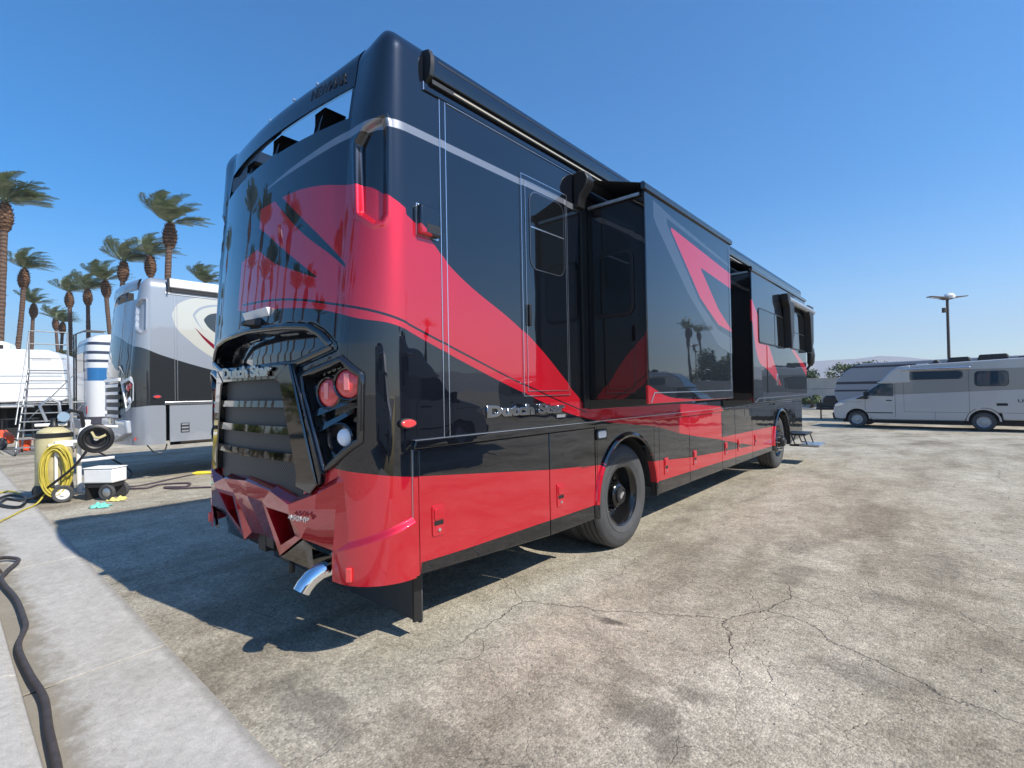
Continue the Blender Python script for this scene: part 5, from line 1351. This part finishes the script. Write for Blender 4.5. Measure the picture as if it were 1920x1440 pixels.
    obj('cab_step', MB().box(.6,3.6,.8,1.0,.28,.34), M['dark'], t, smooth=0)
    if letters:
        c_ = bpy.data.objects
        text('UNITY', .17, .004, 'dark', frm((-.98,Y+.006,1.17), (-1,0,0), (0,0,1)), t, width=.72, offset=.002)
    return t
M['hub'] = mat('wheel_hub_grey', (.42,.42,.42), .45, .3)
M['vancap'] = mat('van_cap_grey', (.46,.46,.46), .32, .25, coat=.7)
M['awl'] = mat('awning_line', (.12,.06,.09), .5)
vloc = (3.62, 23.08+.93, GZ); 
# wheels on the photographer's side touch the ground at (-.66,23.55) and (3.62,23.08)
dvec = Vector((-4.28,.47,0)).normalized(); nvec = Vector((dvec.y,-dvec.x,0))   # to the right of travel
side_dir = Vector((-dvec.y, dvec.x, 0))    # local +y
vloc = Vector((3.62,23.08,GZ))-side_dir*1.0
camper('silver grey camper van with dark roof units, parked at the right edge', vloc, math.atan2(dvec.y, dvec.x))
# ------------------------------------------------------------------ striped travel trailer behind it
tt = thing('travel_trailer', 'dark striped grey travel trailer standing behind the camper van', 'trailer', (1.75, 29.2, -.38), rotz=math.pi-.15)
stm, stt, stp = newmat('striped_trailer_skin'); Nt = NT(stt); tct = stt.nodes.new('ShaderNodeTexCoord'); xt = stt.nodes.new('ShaderNodeSeparateXYZ'); stt.links.new(tct.outputs['Object'], xt.inputs[0])
ct = (.30,.31,.34)
for z0, z1, xa in ((2.02,2.16,1.6),(1.62,1.72,2.2),(2.9,3.0,-9)):
    kk = Nt.m('MULTIPLY', Nt.m('MULTIPLY', Nt.m('GREATER_THAN', xt.outputs[2], z0), Nt.m('LESS_THAN', xt.outputs[2], z1)), Nt.m('GREATER_THAN', xt.outputs[0], xa))
    ct = Nt.mix(kk, ct, (.03,.03,.045))
stt.links.new(ct, stp.inputs['Base Color']); stp.inputs['Roughness'].default_value = .4
obj('body', MB().prism([(-4.5,.75),(3.2,.75),(3.75,1.1),(3.9,1.5),(3.75,2.2),(3.3,2.75),(2.8,3.05),(2.3,3.15),(-4.5,3.2)], 'y', -1.2, 1.2), stm, tt, smooth=25, bev=.05)
obj('window', MB().prism(rrect(.7,1.8,1.55,2.2,.08), 'y', 1.19, 1.215), M['glass'], tt)
obj('tongue', MB().prism([(3.0,.55),(5.1,.55),(5.1,.68),(3.0,.70)], 'y', -.35, .35), M['black'], tt, bev=.02)
obj('propane_cover', MB().prism([(3.95,.72),(4.75,.72),(4.7,1.2),(4.55,1.38),(4.1,1.38),(3.97,1.2)], 'y', -.45, .45), M['black'], tt, bev=.06)
obj('battery_box', MB().box(4.8,5.1,-.25,.25,.70,.95), M['black'], tt, bev=.02)
obj('tongue_jack', MB().tube([(4.95,0,.0),(4.95,0,1.15)], .04, 10), M['black'], tt)
obj('front_window', MB().prism([(3.86,1.75),(3.74,2.25),(3.78,2.3),(3.92,1.78)], 'y', -.8, .8), M['glass'], tt)
for x in (-.8,.3): obj('wheel', MB().lathe([(0,-.1),(.22,-.12),(.34,-.1),(.34,.1),(.22,.12),(0,.1)], (x,1.1,.34), 'y', 24), M['rubber'], tt)
obj('underbody', MB().box(-4.3,3.0,-1.0,1.0,.42,.78), M['dark'], tt, smooth=0)

# ------------------------------------------------------------------ block wall, trees, mountains, lamp
wl = thing('block_wall', 'long beige concrete panel wall at the far side of the lot', 'wall', (-10, 45, -.38))
M['wall'] = concrete('wall_concrete', (.50,.47,.42), (.40,.37,.33))
for i in range(14):
    x = -62+i*7.0
    obj('panel', MB().box(x+.02,x+6.98,-.1,.1,0,2.55), M['wall'], wl, smooth=0, bev=.01)
    for z in (.85,1.7): obj('course_joint', MB().box(x+.05,x+6.95,-.104,-.1,z-.012,z+.012), M['dark'], wl, smooth=0)
    obj('cap', MB().box(x+.02,x+6.98,-.14,.14,2.551,2.62), M['wall'], wl, smooth=0, bev=.01)
sw = obj('verge', MB().box(-80,40,42.5,44.9,-.5,-.26), M['walk'], smooth=0); sw['kind'] = 'structure'
def tree_mesh(seed, h, rx, nl, leaf=.16):
    rnd = random.Random(seed)
    tk_ = MB(); cr = MB()
    tk_.tube([(0,0,0),(.1,.05,h*.3),(.05,-.1,h*.55)], [.16,.12,.07], 8)
    cl = []
    for k in range(16):
        a = rnd.uniform(0,6.28); r = rx*math.sqrt(rnd.random())*.8; z = h*rnd.uniform(.45,.88)
        c = Vector((r*math.cos(a), r*math.sin(a), z)); cl.append((c, rnd.uniform(.45,.8)*rx*.5))
        tk_.tube([(.05,0,h*.35), tuple(c*.6+Vector((0,0,h*.15))), tuple(c)], [.06,.04,.015], 5)
    for k in range(nl):
        c, r = rnd.choice(cl)
        d = Vector((rnd.gauss(0,1), rnd.gauss(0,1), rnd.gauss(0,.8))).normalized()*r*rnd.random()**.4
        p = c+d; a = Vector((rnd.gauss(0,1),rnd.gauss(0,1),rnd.gauss(0,1))).normalized(); b = a.cross(d if d.length > .01 else Vector((0,0,1))).normalized()
        s_ = leaf*rnd.uniform(.6,1.3)
        cr.add([p-a*s_, p+b*s_*.5, p+a*s_, p-b*s_*.5], [(0,1,2,3)])
    return tk_, cr
M['leaf'] = leafmat('tree_leaf', (.05,.075,.03), (.12,.15,.06))
def tree(x, y, h, rx, seed, label, group, base=-.4, name='broadleaf_tree', nl=2600):
    t = thing(name, label, 'tree', (x, y, base), 0, group)
    a, b = tree_mesh(seed, h, rx, nl, .10+.02*rx)
    obj('trunk', a, M['bark'], t); o = obj('crown', b, M['leaf'], t, smooth=0, recalc=False)
for x, y, h, rx, sd_, l in ((-6.0,62,4.6,2.2,1,'rounded green tree behind the wall, rightmost beside the trailer roof'),(-10.5,64,4.3,2.2,2,'green tree behind the wall, second from the trailer'),(-16.5,58,3.9,2.2,3,'small tree behind the wall near the motorhome mirror'),(-13.0,60,4.2,2.0,5,'tree with thin top behind the wall'),(-2.5,58,4.6,2.2,6,'green tree mostly hidden behind the travel trailer')):
    tree(x, y, h, rx, sd_, l, 'trees behind the wall')
tree(-6.0,43.4,1.1,.8,8,'low green shrub at the foot of the beige wall', None, -.3, 'shrub', 1200)
for x, y, h, rx, sd_ in ((36,14,7,4,11),(40,20,6,3.5,12),(15.5,47,5.5,3.0,13),(27,44,5,3,14)):
    tree(x, y, h, rx, sd_, 'broad tree across the lot, mirrored in the dark side panels', 'trees mirrored in the side', -.2, nl=5000)
for x, y, sd_ in ((-22,-13,21),(-27,-11,22),(-17,-14,23),(-30,-18,24),(-12,-15,25),(-36,-15,26)):
    tree(x, y, 2.2, 1.8, sd_, 'clipped shrub behind the viewpoint, mirrored in the rear grille', 'shrubs mirrored in the grille', 0, 'shrub', 1500)
# mountains
rnd = random.Random(5)
mb = MB(); N_ = 90; us = lin(-1, 1, N_)
hs_ = []
for i, u_ in enumerate(us): hs_.append(84+16*math.sin(u_*9+1)+10*math.sin(u_*23)+6*math.sin(u_*51+2)+rnd.uniform(-3,3))
for i, u_ in enumerate(us):
    th_ = R(-52)+u_*R(75)
    dirv = Vector((math.sin(th_+R(52)-R(12)), math.cos(th_+R(52)-R(12)), 0))
    for d_, f_ in ((2000,0),(2150,.55),(2350,1.0),(2600,.7)):
        jit = 1+.25*math.sin(i*1.7+d_)
        mb.v.append((dirv.x*d_, dirv.y*d_, -2+hs_[i]*f_*(jit if 0 < f_ < 1 else 1)))
for i in range(N_-1):
    for j in range(3): mb.f.append((i*4+j, (i+1)*4+j, (i+1)*4+j+1, i*4+j+1))
mo = obj('mountains', mb, mat('desert_rock', (.24,.20,.18), .95, var=.25, vscale=.01), smooth=0); mo['kind'] = 'structure'
# haze over the lot, fading the mountains
hz = MB().box(-2700, 2700, -2700, 2700, -3, 260)
hm = bpy.data.materials.new('haze'); hm.use_nodes = True
for n_ in list(hm.node_tree.nodes):
    if n_.type == 'BSDF_PRINCIPLED': hm.node_tree.nodes.remove(n_)
pv_ = hm.node_tree.nodes.new('ShaderNodeVolumePrincipled')
pv_.inputs['Color'].default_value = (.80,.88,1.0,1); pv_.inputs['Density'].default_value = .0005; pv_.inputs['Anisotropy'].default_value = .2
hm.node_tree.links.new(pv_.outputs[0], hm.node_tree.nodes['Material Output'].inputs['Volume'])
ho = obj('haze', hz, hm, smooth=0); ho['kind'] = 'stuff'
# lamp post
def lamp(x, y, h, label, base=-.38, group='parking lot lamps'):
    t = thing('street_lamp', label, 'street lamp', (x, y, base), yaw, group)
    obj('pole', MB().tube([(0,0,.6),(0,0,h)], [.075,.06], 12), M['pole'], t)
    obj('base', MB().lathe([(.28,0),(.28,.6),(.24,.66),(0,.66)], n=16), M['wall'], t)
    for s_ in (-1,1):
        a_ = obj('lamp_arm', MB().prism([(.05*s_,h-.10),(.35*s_,h-.02),(.95*s_,h+.06),(.95*s_,h+.10),(.35*s_,h+.06),(.05*s_,h+.02)], 'y', -.16, .16), M['pole'], t, bev=.01)
        obj('lamp_glass', MB().prism([(.40*s_,h-.02),(.90*s_,h+.045),(.90*s_,h+.05),(.40*s_,h-.01)], 'y', -.12, .12), M['whitelens'], a_, smooth=0)
    obj('dome', MB().lathe([(0,h+.26),(.15,h+.22),(.24,h+.1),(.22,h-.02),(.1,h-.06)], (.12,0,0), n=20), M['whitepl'], t)
    obj('sensor', MB().box(-.24,-.1,-.08,.08,h-.75,h-.5), M['pole'], t, bev=.02)
    return t
M['pole'] = mat('bronze_pole', (.07,.055,.045), .5, .3)
lamp(2.66, 29.35, 6.35, 'dark parking lot lamp post with two wing-shaped heads behind the camper van')
lamp(19.5, 50, 6.6, 'lamp post across the lot, mirrored in the slide-out panel')
lamp(-12.5,-9.6, 7.6, 'lamp post behind the viewpoint, mirrored in the rear cap', 0)
# vehicles mirrored in the side
k = 0
for x, y, rz in ((9.3,1.0,R(93)),(9.5,-9.5,R(95)),(12.5,21.6,R(173)),(23.0,26.5,R(175))):
    camper('silver grey camper van parked opposite, mirrored in the dark side panels', (x, y, gz(x, y)), rz-R(0), 'campers mirrored in the side', letters=False); k += 1
clean_w()
